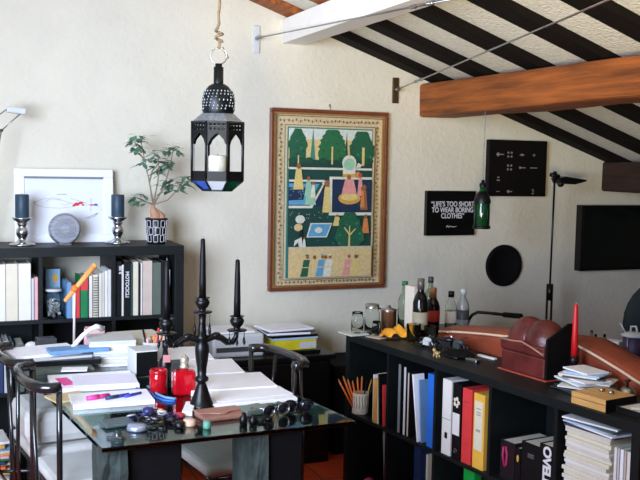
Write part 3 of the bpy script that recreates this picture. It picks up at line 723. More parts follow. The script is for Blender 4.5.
# magazines on the floor behind the chairs
zz = .0; mm_ = [PAPER2, SKYBLUE, MUSTARD, WHT, ORANGE, BEIGE, NAVY, GREEN, PALEPINK, WOOD]
tb = thing('magazine_stool', 'low black stool under the magazines behind the chairs', 'stool', (.15, 4.15, 0))
MB().bx(-.17, .17, -.14, .14, .2, .225).build('seat', BLACK, tb, bevel=.003)
for a in (-.15, .15):
    for b_ in (-.12, .12): MB().cyl((a, b_, 0), (a, b_, .2), .012).build('leg', BLACK, tb)
zz = .226
lab = ['beige', 'pale blue', 'mustard', 'white', 'orange', 'sand', 'navy', 'green', 'pale pink', 'tan', 'cream', 'sky blue', 'ochre', 'ivory']
for i in range(14):
    h_ = random.uniform(.009, .013)
    o = MB().bx(-.13, .13, -.1, .1, 0, h_).build('magazine', mm_[i % 10], loc=(.15+random.uniform(-.012, .012), 4.15+random.uniform(-.012, .012), zz), rz=random.uniform(-.15, .15), bevel=.002)
    tag(o, '%s magazine %s in the stack behind the chairs' % (lab[i], 'lowest' if i == 0 else 'topmost' if i == 13 else 'between the %s and %s ones' % (lab[i-1], lab[i+1])), 'magazine', 'magazines stacked behind the chairs'); zz += h_+.0005

# ------------------------------------------------------------------ cabinet behind the desk and the things on it
t = thing('low_cabinet', 'low black cabinet against the wall behind the desk', 'cabinet', (1.62, 4.66, 0))
MB().bx(-.32, .32, -.2, .2, 0, .565).build('body', BLACK, t, bevel=.004)
MB().bx(-.345, .345, -.22, .22, .565, .59).build('cabinet_top', BLACK, t, bevel=.004)
for s_ in (-1, 1):
    d_ = MB().bx(-.15, .15, -.214, -.201, .03, .55).build('door', BLACK, t, loc=(.158*s_, 0, 0), bevel=.003)
    MB().ball((-.12*s_, -.222, .35), .011).build('knob', STEEL, d_)
t = thing('printer', 'white desktop printer on the low cabinet behind the candles', 'printer', (1.45, 4.66, .59))
MB().bx(-.15, .13, -.15, .15, .0, .12).build('body', LGREY, t, bevel=.012)
MB().bx(-.13, .11, -.152, -.148, .03, .055).build('paper_slot', DGREY, t); MB().bx(-.13, .09, -.12, .1, .121, .129).build('lid', PAPER, t, bevel=.003)
cx_, cy_ = 1.76, 4.62; zz = .59
for nm, w_, d_, h_, m_, l_, dx in (('tray', .28, .24, .018, BLACK, 'black document tray at the bottom of the pile on the cabinet', 0), ('yellow_book', .24, .2, .055, mat('acid_yellow', (216, 204, 40), .5), 'acid yellow book in the pile on the low cabinet', .0),
                               ('blue_book', .26, .2, .014, mat('ice_blue', (176, 202, 232), .5), 'pale blue book on the yellow book', .0), ('black_folder', .27, .22, .012, BLACK, 'black folder above the pale blue book', -.01), ('white_folder', .24, .2, .012, PAPER, 'white folder under the loose sheets on the cabinet pile', -.03), ('dark_binder', .27, .21, .008, DGREY, 'dark thin binder near the top of the cabinet pile', -.02)):
    o = MB().bx(-w_/2, w_/2, -d_/2, d_/2, 0, h_).build(nm, m_, loc=(cx_+dx, cy_, zz), rz=random.uniform(-.06, .06), bevel=.002); tag(o, l_, 'book', 'pile on the low cabinet')
    if nm == 'yellow_book': MB().bx(.02, .118, -.1004, .1, .006, .04).build('grey_pages', LGREY, o)
    zz += h_+.0005
o = MB().bx(-.13, .13, -.1, .1, 0, .01).build('paper_sheaf', PAPER, loc=(cx_-.03, cy_, zz), rz=.12); tag(o, 'white sheaf of paper topmost of the pile on the cabinet', 'papers')

t = thing('low_chest', 'black low chest in the corner between the cabinet and the long bookcase', 'chest', (2.35, 4.7, 0))
MB().bx(-.34, .34, -.15, .17, 0, .47).build('body', MATTBLK, t, bevel=.003); MB().bx(-.35, .35, -.16, .18, .47, .5).build('lid', MATTBLK, t, bevel=.003)

# ------------------------------------------------------------------ candelabra
def candelabra():
    z0 = DZ
    ax = (Vector((.9226, -.386, 0))*.94 + Vector((.386, .9226, 0))*.34).normalized()
    t = thing('candelabra', 'black three armed candelabra with hanging drops standing on the desk', 'candelabra', (.853, 3.091, z0), math.atan2(ax.y, ax.x))
    MB().lathe([(0, 0), (.045, 0), (.047, .005), (.042, .012), (.034, .03), (.024, .06), (.016, .082), (.012, .09), (0, .09)], seg=20).build('base', BLACK, t)
    MB().lathe([(.014, .088), (.024, .096), (.024, .106), (.015, .112), (.017, .14), (.022, .17), (.0245, .2), (.024, .22), (.016, .236), (.021, .243), (.021, .252), (.015, .258), (.012, .3), (.014, .33), (0, .33)], seg=20).build('stem', BLACK, t)
    mb = MB()
    for s_ in (-1, 1):
        mb.tube([(0, 0, .235), (.02*s_, 0, .242), (.045*s_, 0, .25), (.07*s_, 0, .242), (.09*s_, 0, .226), (.11*s_, 0, .226), (.122*s_, 0, .245), (.125*s_, 0, .27)], 0, 10, rs=[.012, .0125, .0125, .0115, .0115, .011, .0095, .008])
        mb.ball((.05*s_, 0, .253), (.018, .013, .012), 10, 8)
    mb.build('arms', BLACK, t)
    for x, z in ((-.125, .265), (0, .335), (.125, .265)):
        mb = MB().lathe([(.008, z-.004), (.032, z), (.036, z+.003), (.032, z+.006), (.012, z+.006), (.012, z+.014), (.02, z+.022), (.026, z+.036), (.023, z+.044), (.019, z+.048), (.027, z+.054), (.0155, z+.052), (.0155, z+.044), (0, z+.044)], (x, 0, 0), 20, close=False)
        c_ = mb.build('candle_cup', BLACK, t)
        mb = MB()
        for k in range(6):
            a = k*math.pi/3+.3; X, Y = x+.03*math.cos(a), .03*math.sin(a)
            ln = .085 if x == 0 else .05
            mb.cyl((X, Y, z+.002), (X, Y, z-ln*.45), .0008, seg=5); mb.lathe([(0, 0), (.0045, -ln*.25), (.0055, -ln*.4), (0, -ln*.62)], (X, Y, z-ln*.38), 8)
        mb.build('drops', BLACK, c_)
    for x, z, L, l_ in ((-.125, .31, .21, 'tall black candle in the candelabra arm toward the books'), (0, .38, .215, 'tall black candle in the centre of the candelabra'), (.125, .31, .21, 'tall black candle in the candelabra arm toward the printer')):
        o = thing('taper_candle', l_, 'candle', t.location + Vector((ax.x*x, ax.y*x, z)), 0, 'black candles in the candelabra')
        MB().lathe([(0, 0), (.0125, 0), (.012, L*.3), (.010, L*.7), (.0078, L-.004), (.004, L), (0, L)], seg=16).build('wax', BLKWAX, o)
        MB().cyl((0, 0, L-.002), (0, 0, L+.009), .0009, seg=6).build('wick', mat('wick_grey', (150, 146, 136), .9), o)
candelabra()

# ------------------------------------------------------------------ things lying on the desk
def slab(name, x, y, w, d, h, m, label, cat, rz=0, z=DZ, bev=.001, group=None):
    o = MB().bx(-w/2, w/2, -d/2, d/2, 0, h).build(name, m, loc=(x, y, z), rz=rz, bevel=bev); return tag(o, label, cat, group)
PA = -.11
# large white sheets along the far side of the desk
G = 'white paper stacks along the desk'
slab('paper_stack', 1.045, 3.16, .32, .19, .012, PAPER, 'white paper stack nearest the sunglasses', 'papers', .0, group=G)
slab('paper_stack', 1.03, 3.36, .33, .24, .02, PAPER, 'white paper stack just behind the candelabra stem', 'papers', -.06, group=G)
slab('paper_stack', 1.0, 3.62, .3, .26, .024, PAPER, 'white paper stack beside the far chair', 'papers', -.1, group=G)
slab('paper_stack', .97, 3.9, .27, .28, .026, PAPER, 'white paper stack toward the printer end of the desk', 'papers', -.12, group=G)
slab('paper_sheet', 1.05, 3.2, .3, .2, .002, PAPER, 'loose white sheet lying crooked on the near paper stack', 'papers', .1, DZ+.0125)
# notepads with pens
slab('notepad', .57, 3.27, .28, .17, .016, PAPER, 'thick white notepad with pens on it at the near side of the desk', 'notepad', -.03)
slab('notepad', .55, 3.56, .32, .24, .016, PAPER, 'white pad with pink label strip behind the pens', 'notepad', -.04)
o = slab('paper_sheet', .59, 3.53, .24, .17, .004, mat('lilac_paper', (232, 230, 244), .8, var=.02), 'lilac white sheet on the pad with the pink strip', 'papers', -.1, DZ+.0165)
o = slab('label_strip', .445, 3.55, .045, .12, .003, PINK, 'pink label strip on the white pad', 'label', .15, DZ+.0165)
def pen(x, y, z, rz, L, r, m, mc, label):
    t = thing('pen', label, 'pen', (x, y, z+r), rz, 'pens on the notepad')
    MB().cyl((-L/2, 0, 0), (L*.28, 0, 0), r).cyl((L*.28, 0, 0), (L*.34, 0, 0), r, r*.3).build('barrel', m, t); MB().cyl((-L/2-.004, 0, 0), (-L*.1, 0, 0), r*1.12).build('cap', mc, t)
ZP = DZ+.0165
pen(.533, 3.255, ZP, .25, .1, .008, PINK, PINK, 'thick pink marker on the notepad'); pen(.6, 3.25, ZP, .35, .11, .006, BLUEINK, NAVY, 'blue pen beside the pink marker'); pen(.655, 3.262, ZP, .5, .085, .005, BLUEINK, BLUEINK, 'short blue violet pen at the notepad edge')
slab('envelope', .43, 3.36, .13, .11, .008, mat('kraft_paper', (216, 196, 150), .8), 'tan envelope poking from under the notepads', 'envelope', .3, DZ+.0)
# red candle jar and red perfume bottle
t = thing('candle_jar', 'red glass candle jar beside the red bottle', 'candle jar', (.757, 3.345, DZ))
MB().lathe([(0, 0), (.03, 0), (.033, .004), (.033, .068), (.029, .075), (.032, .082), (.029, .082), (.026, .075), (.029, .066), (.029, .01), (0, .008)], seg=24, close=False).build('jar_body', REDGL, t)
MB().lathe([(0, .011), (.028, .011), (.028, .05), (0, .05)], seg=20).build('wax', REDWAX, t); MB().lathe([(.0325, .074), (.034, .082), (.031, .088), (.029, .082)], seg=24, close=False).build('rim_band', REDGL, t)
t = thing('red_bottle', 'square shouldered red glass bottle with pale stopper on the desk', 'bottle', (.84, 3.285, DZ))
mb = MB(); mb.box((0, 0, .046), (.084, .052, .092), M=Matrix.Rotation(R(-15), 4, 'Z')); mb.build('glass_body', REDGL, t, bevel=.012)
MB().lathe([(.022, .085), (.014, .096), (.012, .102), (0, .102)], seg=18, close=False).build('neck', REDGL, t)
MB().lathe([(0, .1), (.017, .1), (.018, .106), (.014, .112), (.015, .122), (.017, .135), (.012, .142), (.006, .144), (.005, .152), (0, .154)], seg=16).build('stopper', mat('champagne_metal', (196, 186, 160), .35, .5), t)
t = thing('perfume_bottle', 'dark slender bottle with pink label behind the red candle jar', 'bottle', (.80, 3.42, DZ))
MB().lathe([(0, 0), (.024, 0), (.024, .1), (.012, .12), (.009, .15), (.012, .152), (.012, .18), (0, .18)], seg=16).build('glass_body', BLACK, t); MB().bx(-.014, .014, -.0255, -.022, .1, .128).build('label', mat('rose_label', (206, 140, 136), .6), t)
# boxes and pen pot at the middle
t = thing('magazine_file', 'pale grey magazine file with black front on the desk', 'magazine file', (.765, 3.66, DZ), .1)
MB().bx(-.045, .045, -.05, .07, 0, .105).build('body', LGREY, t, bevel=.003); MB().bx(-.043, .043, -.053, -.0505, .003, .1).build('front', MATTBLK, t)
slab('grey_box', .868, 3.60, .1, .08, .055, DGREY, 'dark grey small box between the magazine file and red jar', 'box', .1)
t = thing('pen_pot', 'clear pot of coloured pens behind the grey box', 'pen pot', (.84, 3.82, DZ))
MB().lathe([(0, 0), (.04, 0), (.043, .1), (.04, .1), (.037, .005), (0, .005)], seg=20, close=False).build('pot', LGREY, t)
for i, m_ in enumerate((ORANGE, RED, GOLD, APRICOT, BLACK, PALEPINK, ORANGE, BEIGE)):
    a = i*.785; o = thing('pencil', ['orange', 'red', 'gold', 'apricot', 'black', 'pale pink', 'bright orange', 'beige'][i]+' pencil in the clear pot of pens', 'pencil', (.84+.012*math.cos(a), 3.82+.012*math.sin(a), DZ+.0055), 0, 'pencils in the desk pot')
    MB().cyl((0, 0, 0), (.03*math.cos(a), .02*math.sin(a), .13+.02*math.sin(i*2.1)), .0045).build('shaft', m_, o)
# tall paper block beside the file
zz = DZ
pos_ = ['lowest', 'second from the bottom', 'third from the bottom', 'fourth from the bottom', 'fourth from the top', 'third from the top', 'second from the top', 'topmost']
for i in range(8):
    h_ = (.012, .016, .01, .014)[i % 4]; dx = random.uniform(-.008, .008)
    slab('paper_block', .69+dx, 3.93+random.uniform(-.008, .008), .19, .19, h_, (PAPER, PAPER2, PAPER, LGREY)[i % 4], '%s paper block %s in the tall desk stack' % (('white', 'cream', 'white', 'pale grey')[i % 4], pos_[i]), 'papers', -.1+random.uniform(-.06, .06), zz, group='tall paper stack on the desk', bev=.002); zz += h_+.0006
slab('paper_stack', .83, 4.14, .22, .2, .075, PAPER2, 'cream paper stack behind the pen pot', 'papers', .1)
# far heap with the blue folder
zz = DZ
for nm, w_, d_, h_, m_, l_, dx, dy, rz in (('folder', .30, .2, .014, DGREY, 'dark grey folder lowest of the heap beside the white pad', .0, -.06, -.08), ('folder', .27, .2, .012, OLIVE, 'grey green folder on the dark grey folder', -.02, -.05, .05),
                                  ('folder', .29, .22, .02, BLACK, 'black folder in the middle of the desk heap', .02, .04, -.06), ('folder', .28, .2, .01, LGREY, 'light grey folder above the black folder', -.02, .05, .1), ('paper_sheaf', .27, .2, .012, PAPER, 'white sheaf under the pale blue folder', -.06, .07, .18)):
    slab(nm, .46+dx, 3.86+dy, w_, d_, h_, m_, l_, 'folder', rz, zz, group='heap of folders on the desk'); zz += h_+.0005
slab('folder', .535, 3.86, .24, .1, .014, SKYBLUE, 'pale blue folder on top of the desk heap', 'folder', .06, zz)
slab('white_card', .50, 3.70, .1, .07, .004, PAPER, 'small white card on the grey green folder', 'card', -.2, DZ+.0275)
t = thing('handset', 'white curved telephone handset resting on the pale blue folder', 'handset', (.585, 3.93, zz+.0005), .5)
MB().tube([(-.07, 0, .013), (-.055, 0, .028), (-.025, 0, .052), (.012, 0, .072), (.045, 0, .08), (.07, 0, .072)], 0, 12, rs=[.009, .01, .0095, .01, .013, .012]).build('grip', PAPER, t)
MB().ball((-.07, 0, .012), (.013, .012, .0115)).build('mouthpiece', LGREY, t); MB().ball((.073, 0, .068), (.014, .013, .012)).build('earpiece', GREY, t)
t = thing('desk_lamp', 'small lamp with orange bar on a thin white stick and orange foot', 'lamp', (.565, 4.2, DZ))
MB().lathe([(0, 0), (.055, 0), (.055, .014), (.04, .024), (.012, .03), (0, .03)], seg=28).build('base', ORANGE, t)
MB().cyl((0, 0, .025), (.004, 0, .29), .0055).build('stick', mat('white_stick', (228, 220, 212), .4), t)
mb = MB(); d_ = Vector((.13, 0, .16)).normalized(); mb.cyl(Vector((-.035, 0, .235)), Vector((.09, 0, .385)), .01, .0135, 14); mb.ball((.09, 0, .385), .0135); mb.ball((-.035, 0, .235), .01); mb.build('light_bar', APRICOT, t)
MB().ball((.004, -.0, .285), .018).build('joint', ORANGE, t)
slab('carton', .44, 4.17, .08, .07, .075, DGREY, 'small dark carton by the orange lamp foot', 'box', .1); slab('carton', .66, 4.22, .09, .08, .1, PALEPINK, 'small pink carton beyond the handset', 'box', -.2)
o = MB().ball((0, 0, .02), (.03, .025, .02)).build('white_pebble', WHT, loc=(.39, 4.28, DZ)); tag(o, 'smooth white pebble at the far desk corner', 'pebble')
# cables, phone, keys, tins on the near edge
def cable(pts, m, label, r=.004):
    xs = [Vector((x, y, DZ+r)) for x, y in pts]; o = MB().tube([p-xs[0]+Vector((0,0,0)) for p in xs], r, 8).build('cable', m, loc=xs[0]); tag(o, label, 'cable', 'cables on the desk')
cable([(.69, 3.42), (.705, 3.37), (.73, 3.33), (.725, 3.27), (.745, 3.21), (.78, 3.18)], BLUE, 'blue cable curling past the notepad')
cable([(.735, 3.43), (.745, 3.37), (.742, 3.30), (.76, 3.24), (.79, 3.21)], SKYBLUE, 'pale blue cable beside the red jar', .005)
slab('tablet_case', .535, 2.965, .1, .075, .014, mat('slate_case', (74, 88, 88), .5), 'grey green case lying near the desk corner', 'case', .15, bev=.006)
mb = MB()
for i in range(34):
    mb.mi = (0, 1, 0, 2, 0)[i % 5]
    c_ = (random.uniform(-.075, .085), random.uniform(-.045, .06), .008+random.uniform(0, .018)); a = random.uniform(0, 6.3)
    mb.tube([(c_[0]+.014*math.cos(q+a), c_[1]+.01*math.sin(q), c_[2]+.004*math.sin(q+a)) for q in [k*math.pi/5 for k in range(10)]], .0028, 6, True)
o = mb.build('chain_heap', [mat('dark_beads', (18, 18, 26), .3, .3, var=.4), mat('navy_beads', (34, 38, 92), .3, .2), mat('pale_beads', (190, 190, 196), .35, .2)], loc=(.635, 2.955, DZ)); tag(o, 'heap of dark chain links tangled on the glass by the desk edge', 'chain')
def trinket(x, y, r, m, label, name='trinket', cat='trinket', h=.6):
    o = MB().lathe([(0, 0), (r*.9, 0), (r, r*h*.3), (r*.9, r*h), (r*.3, r*h*1.15), (0, r*h*1.15)], seg=16).build(name, m, loc=(x, y, DZ)); tag(o, label, cat)
trinket(.585, 2.885, .034, mat('pale_tin_lid', (170, 178, 196), .3, .6), 'pale round tin lying in front of the chain heap', 'tin', 'tin', .5); trinket(.72, 2.87, .018, BLACK, 'small black round case beside the chain heap', 'case', 'case', 1)
trinket(.755, 2.88, .022, mat('shell_pink', (216, 176, 150), .5), 'pinkish shell bowl near the leather wallet', 'bowl', 'bowl', .9); trinket(.80, 2.83, .014, mat('green_tin', (90, 150, 126), .4), 'small green pot at the glass edge', 'pot', 'pot', 1.6)
trinket(.69, 3.03, .017, MUSTARD, 'mustard pot behind the chain heap', 'pot', 'pot', 1.2); trinket(.745, 2.99, .02, RED, 'flat red pot behind the shell bowl', 'pot', 'pot', .6); trinket(.66, 3.07, .02, mat('indigo', (40, 40, 96), .4), 'indigo round pot at the back of the chain heap', 'pot', 'pot', .9)
slab('pen_knife', .50, 2.81, .05, .01, .007, BLACK, 'tiny black pen knife at the near desk corner', 'knife', -.5)
slab('paper_wedge', .80, 3.06, .035, .14, .014, PAPER, 'narrow white box beside the candelabra foot', 'box', -.35)
t = thing('wallet', 'flat tan leather wallet with a curved flap on the desk', 'wallet', (.878, 2.945, DZ), .1)
MB().bx(-.075, .075, -.045, .05, 0, .016).build('body', WALLET, t, bevel=.005)
fl = MB(); fl.prism([(-.077, .052), (.077, .052), (.077, .0), (.04, -.008), (.012, -.026), (-.012, -.026), (-.04, -.008), (-.077, .0)], .0165, .021); fl.build('flap', mat('tan_flap', (164, 116, 98), .5), t, bevel=.0015)
# sunglasses and small black things by the far near corner
def sunglasses(x, y, rz, label, m, lens):
    t = thing('sunglasses', label, 'sunglasses', (x, y, DZ), rz, 'sunglasses on the desk')
    for s_ in (-1, 1):
        M = Matrix.Rotation(R(78), 4, 'X')
        mb = MB().tube([(.03*s_+.024*math.cos(a), 0, .024+.02*math.sin(a)) for a in [k*math.pi/8 for k in range(16)]], .0028, 6, True); mb.build('rim', m, t)
        mb = MB().lathe([(0, -.0008), (1, -.0008), (1, .0008), (0, .0008)], (.03*s_, 0, .024), 20, Matrix.Rotation(R(90), 4, 'X') @ Matrix.Diagonal((.023, .019, 1, 1))); mb.build('lens', lens, t)
        MB().tube([(.054*s_, .0, .034), (.056*s_, .06, .026), (.05*s_, .12, .006)], .0022, 6).build('temple', m, t)
    MB().tube([(-.007, 0, .03), (0, 0, .034), (.007, 0, .03)], .0022, 6).build('bridge', m, t)
DLENS = mat('dark_lens', (20, 24, 34), .05, var=.1)
sunglasses(1.06, 2.89, .25, 'silver rimmed sunglasses in front of the white papers', STEEL, DLENS); sunglasses(1.15, 2.915, -.1, 'dark sunglasses nearest the right corner of the desk', BLACK, DLENS)
slab('glasses_case', 1.0, 2.965, .1, .075, .02, mat('pewter_case', (120, 136, 128), .35, .4), 'pewter flat case behind the sunglasses', 'case', .3, bev=.004); slab('phone', 1.12, 3.0, .1, .05, .009, DGREY, 'dark phone lying between papers and sunglasses', 'phone', -.2, bev=.004)
for x, y, h_, l_ in ((.925, 2.835, .04, 'small black bottle at the glass edge beside the wallet'), (.955, 2.825, .034, 'short black bottle second along the glass edge')):
    o = MB().lathe([(0, 0), (.013, 0), (.013, h_*.6), (.006, h_*.75), (.006, h_), (0, h_)], seg=14).build('small_bottle', BLACK, loc=(x, y, DZ)); tag(o, l_, 'bottle', 'small black bottles on the desk')
for x, y, l_ in ((1.02, 2.86, 'black lens cap in front of the silver sunglasses'), (.985, 2.84, 'black lens cap beside the short black bottle')): trinket(x, y, .014, BLACK, l_, 'lens_cap', 'cap', .7)

# ------------------------------------------------------------------ long low bookcase at the right
A0, U_, N_ = Vector((1.815, 3.992, 0)), Vector((.13, -.9915, 0)), Vector((.9915, .13, 0)); RB = math.atan2(U_.y, U_.x)
def rb(t_, n_, z=.79): return A0 + U_*t_ + N_*n_ + Vector((0, 0, z))
BT, BM = .79, .41
t = thing('bookcase', 'long low black bookcase full of binders and magazines beside the desk', 'bookcase', A0, RB)
shelf_unit(t, [0, .355, .705, 1.05, 1.4, 1.77], [.05, .41], .294, .034, .016, .79)
MB().bx(0, 1.77, .2945, .3, 0, .79).build('back_panel', BLACKSH, t)
def rbook(t0, t1, h, m, label, z=BM, n=.01, d=.2, lean=0, cat='book', group='binders in the low bookcase'):
    return book(rb((t0+t1)/2, n, z), RB, t1-t0-.001, h, d, m, label, lean, cat, group)
# pencil cup
t = thing('pencil_cup', 'off white patterned cup holding orange pencils in the low bookcase', 'cup', rb(.072, .045, BM), RB)
MB().lathe([(0, 0), (.038, 0), (.04, .004), (.04, .1), (.037, .1), (.036, .006), (0, .006)], seg=28, close=False).build('cup_body', mat('stoneware', (216, 210, 190), .6), t)
mb = MB()
for k in range(18):
    a = k*2*math.pi/18; mb.tube([(.0403*math.cos(a+q), .0403*math.sin(a+q), .03+.02*i) for i, q in enumerate((0, .06, -.04, .03))], .0015, 5)
mb.build('printed_marks', mat('sepia', (110, 98, 82), .7), t)
for i in range(9):
    a = i*.7; tx, ty = -.014+.004*i, -.085+.017*i; L = .155+.012*math.sin(i*1.7)
    m_ = ORANGE if i < 6 else (BLACK, MUSTARD, BLACK)[i-6]
    o = thing('pencil', ('orange pencil %s in the patterned cup' % ('leaning furthest toward the desk', 'second of the leaning bunch', 'third of the leaning bunch', 'at the middle of the bunch', 'standing nearly upright', 'beside the dark pens')[i]) if i < 6 else ('black pen leaning out of the patterned cup', 'mustard pencil in the patterned cup', 'black pen against the books in the patterned cup')[i-6], 'pencil', rb(.072+tx*.5, .045+ty*.28, BM+.0065), RB, 'pencils in the patterned cup')
    MB().cyl((0, 0, 0), (tx*1.05, ty, L), .004).build('shaft', m_, o); MB().cyl((tx*1.05, ty, L), (tx*1.12, ty*1.06, L+.012), .004, .0008).build('tip', WOOD if i < 6 else m_, o)
rbook(.20, .212, .2, BKB, 'thin black book behind the pencil cup', n=.05); rbook(.214, .228, .22, WHT, 'thin white book beside the pencil cup', n=.02)
rbook(.232, .258, .205, mat('ochre_cover', (214, 158, 74), .5), 'ochre book beside the white book near the pencils', n=.01); rbook(.26, .276, .235, CRM, 'cream tall book next to the ochre book', n=.015)
rbook(.279, .293, .235, BKB, 'black book leaning near the divider above the pencils', n=.012, lean=-.06); rbook(.312, .319, .19, RED, 'thin red book last before the first divider', n=.012, lean=-.05)
# second compartment
for a_, b_, h_, m_, l_ in ((.425, .445, .315, GREY, 'tall black file with a grey spine in the compartment with the blue binder'), (.468, .484, .31, LGREY, 'black file with a pale grey spine beside the grey spined file'), (.497, .508, .29, BEIGE, 'thin black file with a beige spine beside the pale spined file')):
    o = rbook(a_, b_, h_, BKB, l_, n=.015); MB().bx(-(b_-a_)/2+.0012, (b_-a_)/2-.0022, -.0015, .0005, .004, h_-.004).build('spine_strip', m_, o)
rbook(.575, .583, .29, PAPER, 'white file leaning toward the beige file', n=.012, lean=-.16, d=.06)
rbook(.592, .60, .27, SKYBLUE, 'pale blue sheet file leaning beside the blue binder', n=.02, lean=-.1, d=.08)
rbook(.622, .638, .26, NAVY, 'navy file beside the blue binder', n=.05)
def binder(t0, t1, h, m, label, n=.012):
    t = thing('binder', label, 'binder', rb((t0+t1)/2, n, BM), RB, 'binders in the low bookcase'); w = t1-t0-.002
    MB().bx(-w/2, w/2, 0, .27, 0, h).build('cover', m, t, bevel=.002)
    return t, w
t, w_ = binder(.642, .694, .315, BLUE, 'bright blue binder in the low bookcase')
t, w_ = binder(.745, .805, .315, WHT, 'white binder with a black square near its foot')
MB().bx(-w_*.12, w_*.16, -.0014, .001, .07, .095).build('square_hole', BLACK, t); MB().bx(-w_*.48, w_*.48, -.0012, .001, .15, .152).build('fold_line', GREY, t)
t, w_ = binder(.812, .866, .312, BKB, 'black binder with a cream flower and white label')
mb = MB()
for k in range(5): a = k*2*math.pi/5; mb.ball((.0+.013*math.cos(a), -.001, .235+.015*math.sin(a)), (.008, .0012, .009), 10, 6)
mb.build('flower', CRM, t); MB().bx(-.022, .022, -.0014, .001, .1, .19).build('label', WHT, t)
mb = MB().tube([(.008*math.cos(a), -.0008, .035+.009*math.sin(a)) for a in [k*math.pi/6 for k in range(12)]], .0015, 5, True); mb.build('finger_ring', STEEL, t)
t, w_ = binder(.875, .935, .305, RED, 'coral red binder between black and yellow binders')
MB().bx(-w_*.3, w_*.3, -.0012, .001, .25, .253).build('crease', mat('dark_coral', (170, 44, 46), .6), t)
t, w_ = binder(.945, 1.012, .3, YELLOW, 'yellow binder with a long pale label')
MB().bx(-w_*.36, w_*.36, -.0014, .001, .075, .27).build('label', CRM, t)
mb = MB()
for z in (.24, .225, .215, .155, .15): mb.bx(-w_*.2, w_*.2, -.002, -.0012, z, z+.003)
mb.build('label_writing', GREYINK, t)
# fourth compartment: black cartons
rbook(1.09, 1.168, .15, mat('black_pink', (26, 16, 20), .5), 'black book with a pink motif in the low bookcase', n=.03)
o = MB().tube([(0, -.0015, .05), (-.012, -.0015, .09), (-.008, -.0015, .125), (.004, -.0015, .128), (.012, -.0015, .1), (.01, -.0015, .06), (.0, -.0015, .05)], .0045, 6).build('pink_motif', mat('magenta', (178, 40, 96), .6), loc=(-.012, 0, 0), parent=[q for q in bpy.data.objects if q.get('label', '').startswith('black book with a pink motif')][0])
o = rbook(1.172, 1.2, .14, BKB, 'black book with an amber spot', n=.03); MB().ball((0, 0, .1), (.006, .0012, .014)).build('amber_spot', MUSTARD, o)
o = rbook(1.205, 1.314, .175, BKB, 'thick black book beside the one with big white capitals', n=.03); mb = MB()
for z in (.128, .122, .134): mb.bx(-.02, .012, -.0012, .0, z, z+.002)
mb.build('spine_marks', GREYINK, o)
o = rbook(1.318, 1.391, .2, BKB, 'black book with large white capitals down its spine', n=.012)
text('lettering', 'OVELE', .052, WHITEINK, o, (-.014, -.0012, .196), (R(90), R(90), 0), .0022, .92)
# fifth compartment: paper stack, white files
zz = BM
for i in range(22):
    h_ = random.uniform(.011, .0145); w_ = .2
    o = MB().bx(-.1, .1, 0, .24, 0, h_).build('magazine', [PAPER2, PAPER2, WHT, PAPER2, CRM][i % 5], loc=rb(1.532+random.uniform(-.008, .008), .012+random.uniform(0, .012), zz), rz=RB+random.uniform(-.03, .03), bevel=.002)
    tag(o, 'cream paged magazine in the tall stack in the low bookcase', 'magazine', 'magazines in the low bookcase stack'); zz += h_+.0004
for m_, l_, r_ in ((DGREY, 'dark grey magazine near the top of the tall stack', .05), (PAPER, 'white magazine under the top of the tall stack', -.08), (mat('ice_blue', (176, 202, 232), .5), 'pale blue magazine near the top of the tall stack', .1), (OLIVE, 'grey green magazine close to the top of the tall stack', -.05), (PAPER, 'white magazine lying slanted on top of the tall stack', .16)):
    o = MB().bx(-.105, .115, 0, .23, 0, .006).build('magazine', m_, loc=rb(1.54, .012, zz), rz=RB+r_, bevel=.001); tag(o, l_, 'magazine', 'top magazines of the tall stack'); zz += .0065
for i, (a, b_, m_, l_) in enumerate(((1.652, 1.664, WHT, 'white slim file nearest the tall magazine stack'), (1.667, 1.675, LGREY, 'grey slim file second from the magazine stack'), (1.678, 1.692, PAPER, 'white slim file third from the magazine stack'), (1.695, 1.703, BEIGE, 'beige slim file fourth from the magazine stack'), (1.706, 1.73, WHT, 'thicker white file at the end of the bookcase'))):
    rbook(a, b_, .275, m_, l_, n=.02, group='slim files at the bookcase end')
# lower row glimpses
def rlow(a, b_, h, m, l, lean=0): rbook(a, b_, h, m, l, z=.05, n=.1, lean=lean, group='files on the bottom shelf')
rlow(.21, .214, .3, BEIGE, 'thin beige file leaning on the bottom shelf under the pencils', -.08); rlow(.272, .277, .3, DGREY, 'dark file leaning on the bottom shelf under the pencils', -.05); rlow(.322, .328, .2, LGREY, 'pale file on the bottom shelf by the first divider')
o = MB().ball((0, 0, .03), .03).build('pink_ball', mat('hot_pink', (220, 60, 120), .5), loc=rb(.14, .06, .05)); tag(o, 'pink ball on the bottom shelf under the pencil cup', 'ball')
rlow(.44, .49, .3, NAVY, 'wide navy binder on the bottom shelf'); rlow(.53, .545, .28, CRM, 'cream file on the bottom shelf beside the navy binder'); rlow(.62, .632, .25, GREY, 'grey slim file on the bottom shelf')
rlow(.79, .86, .33, mat('bright_green', (18, 170, 66), .5), 'bright green binder on the bottom shelf under the flower binder'); rlow(.90, 1.0, .3, BKB, 'wide black binder on the bottom shelf')

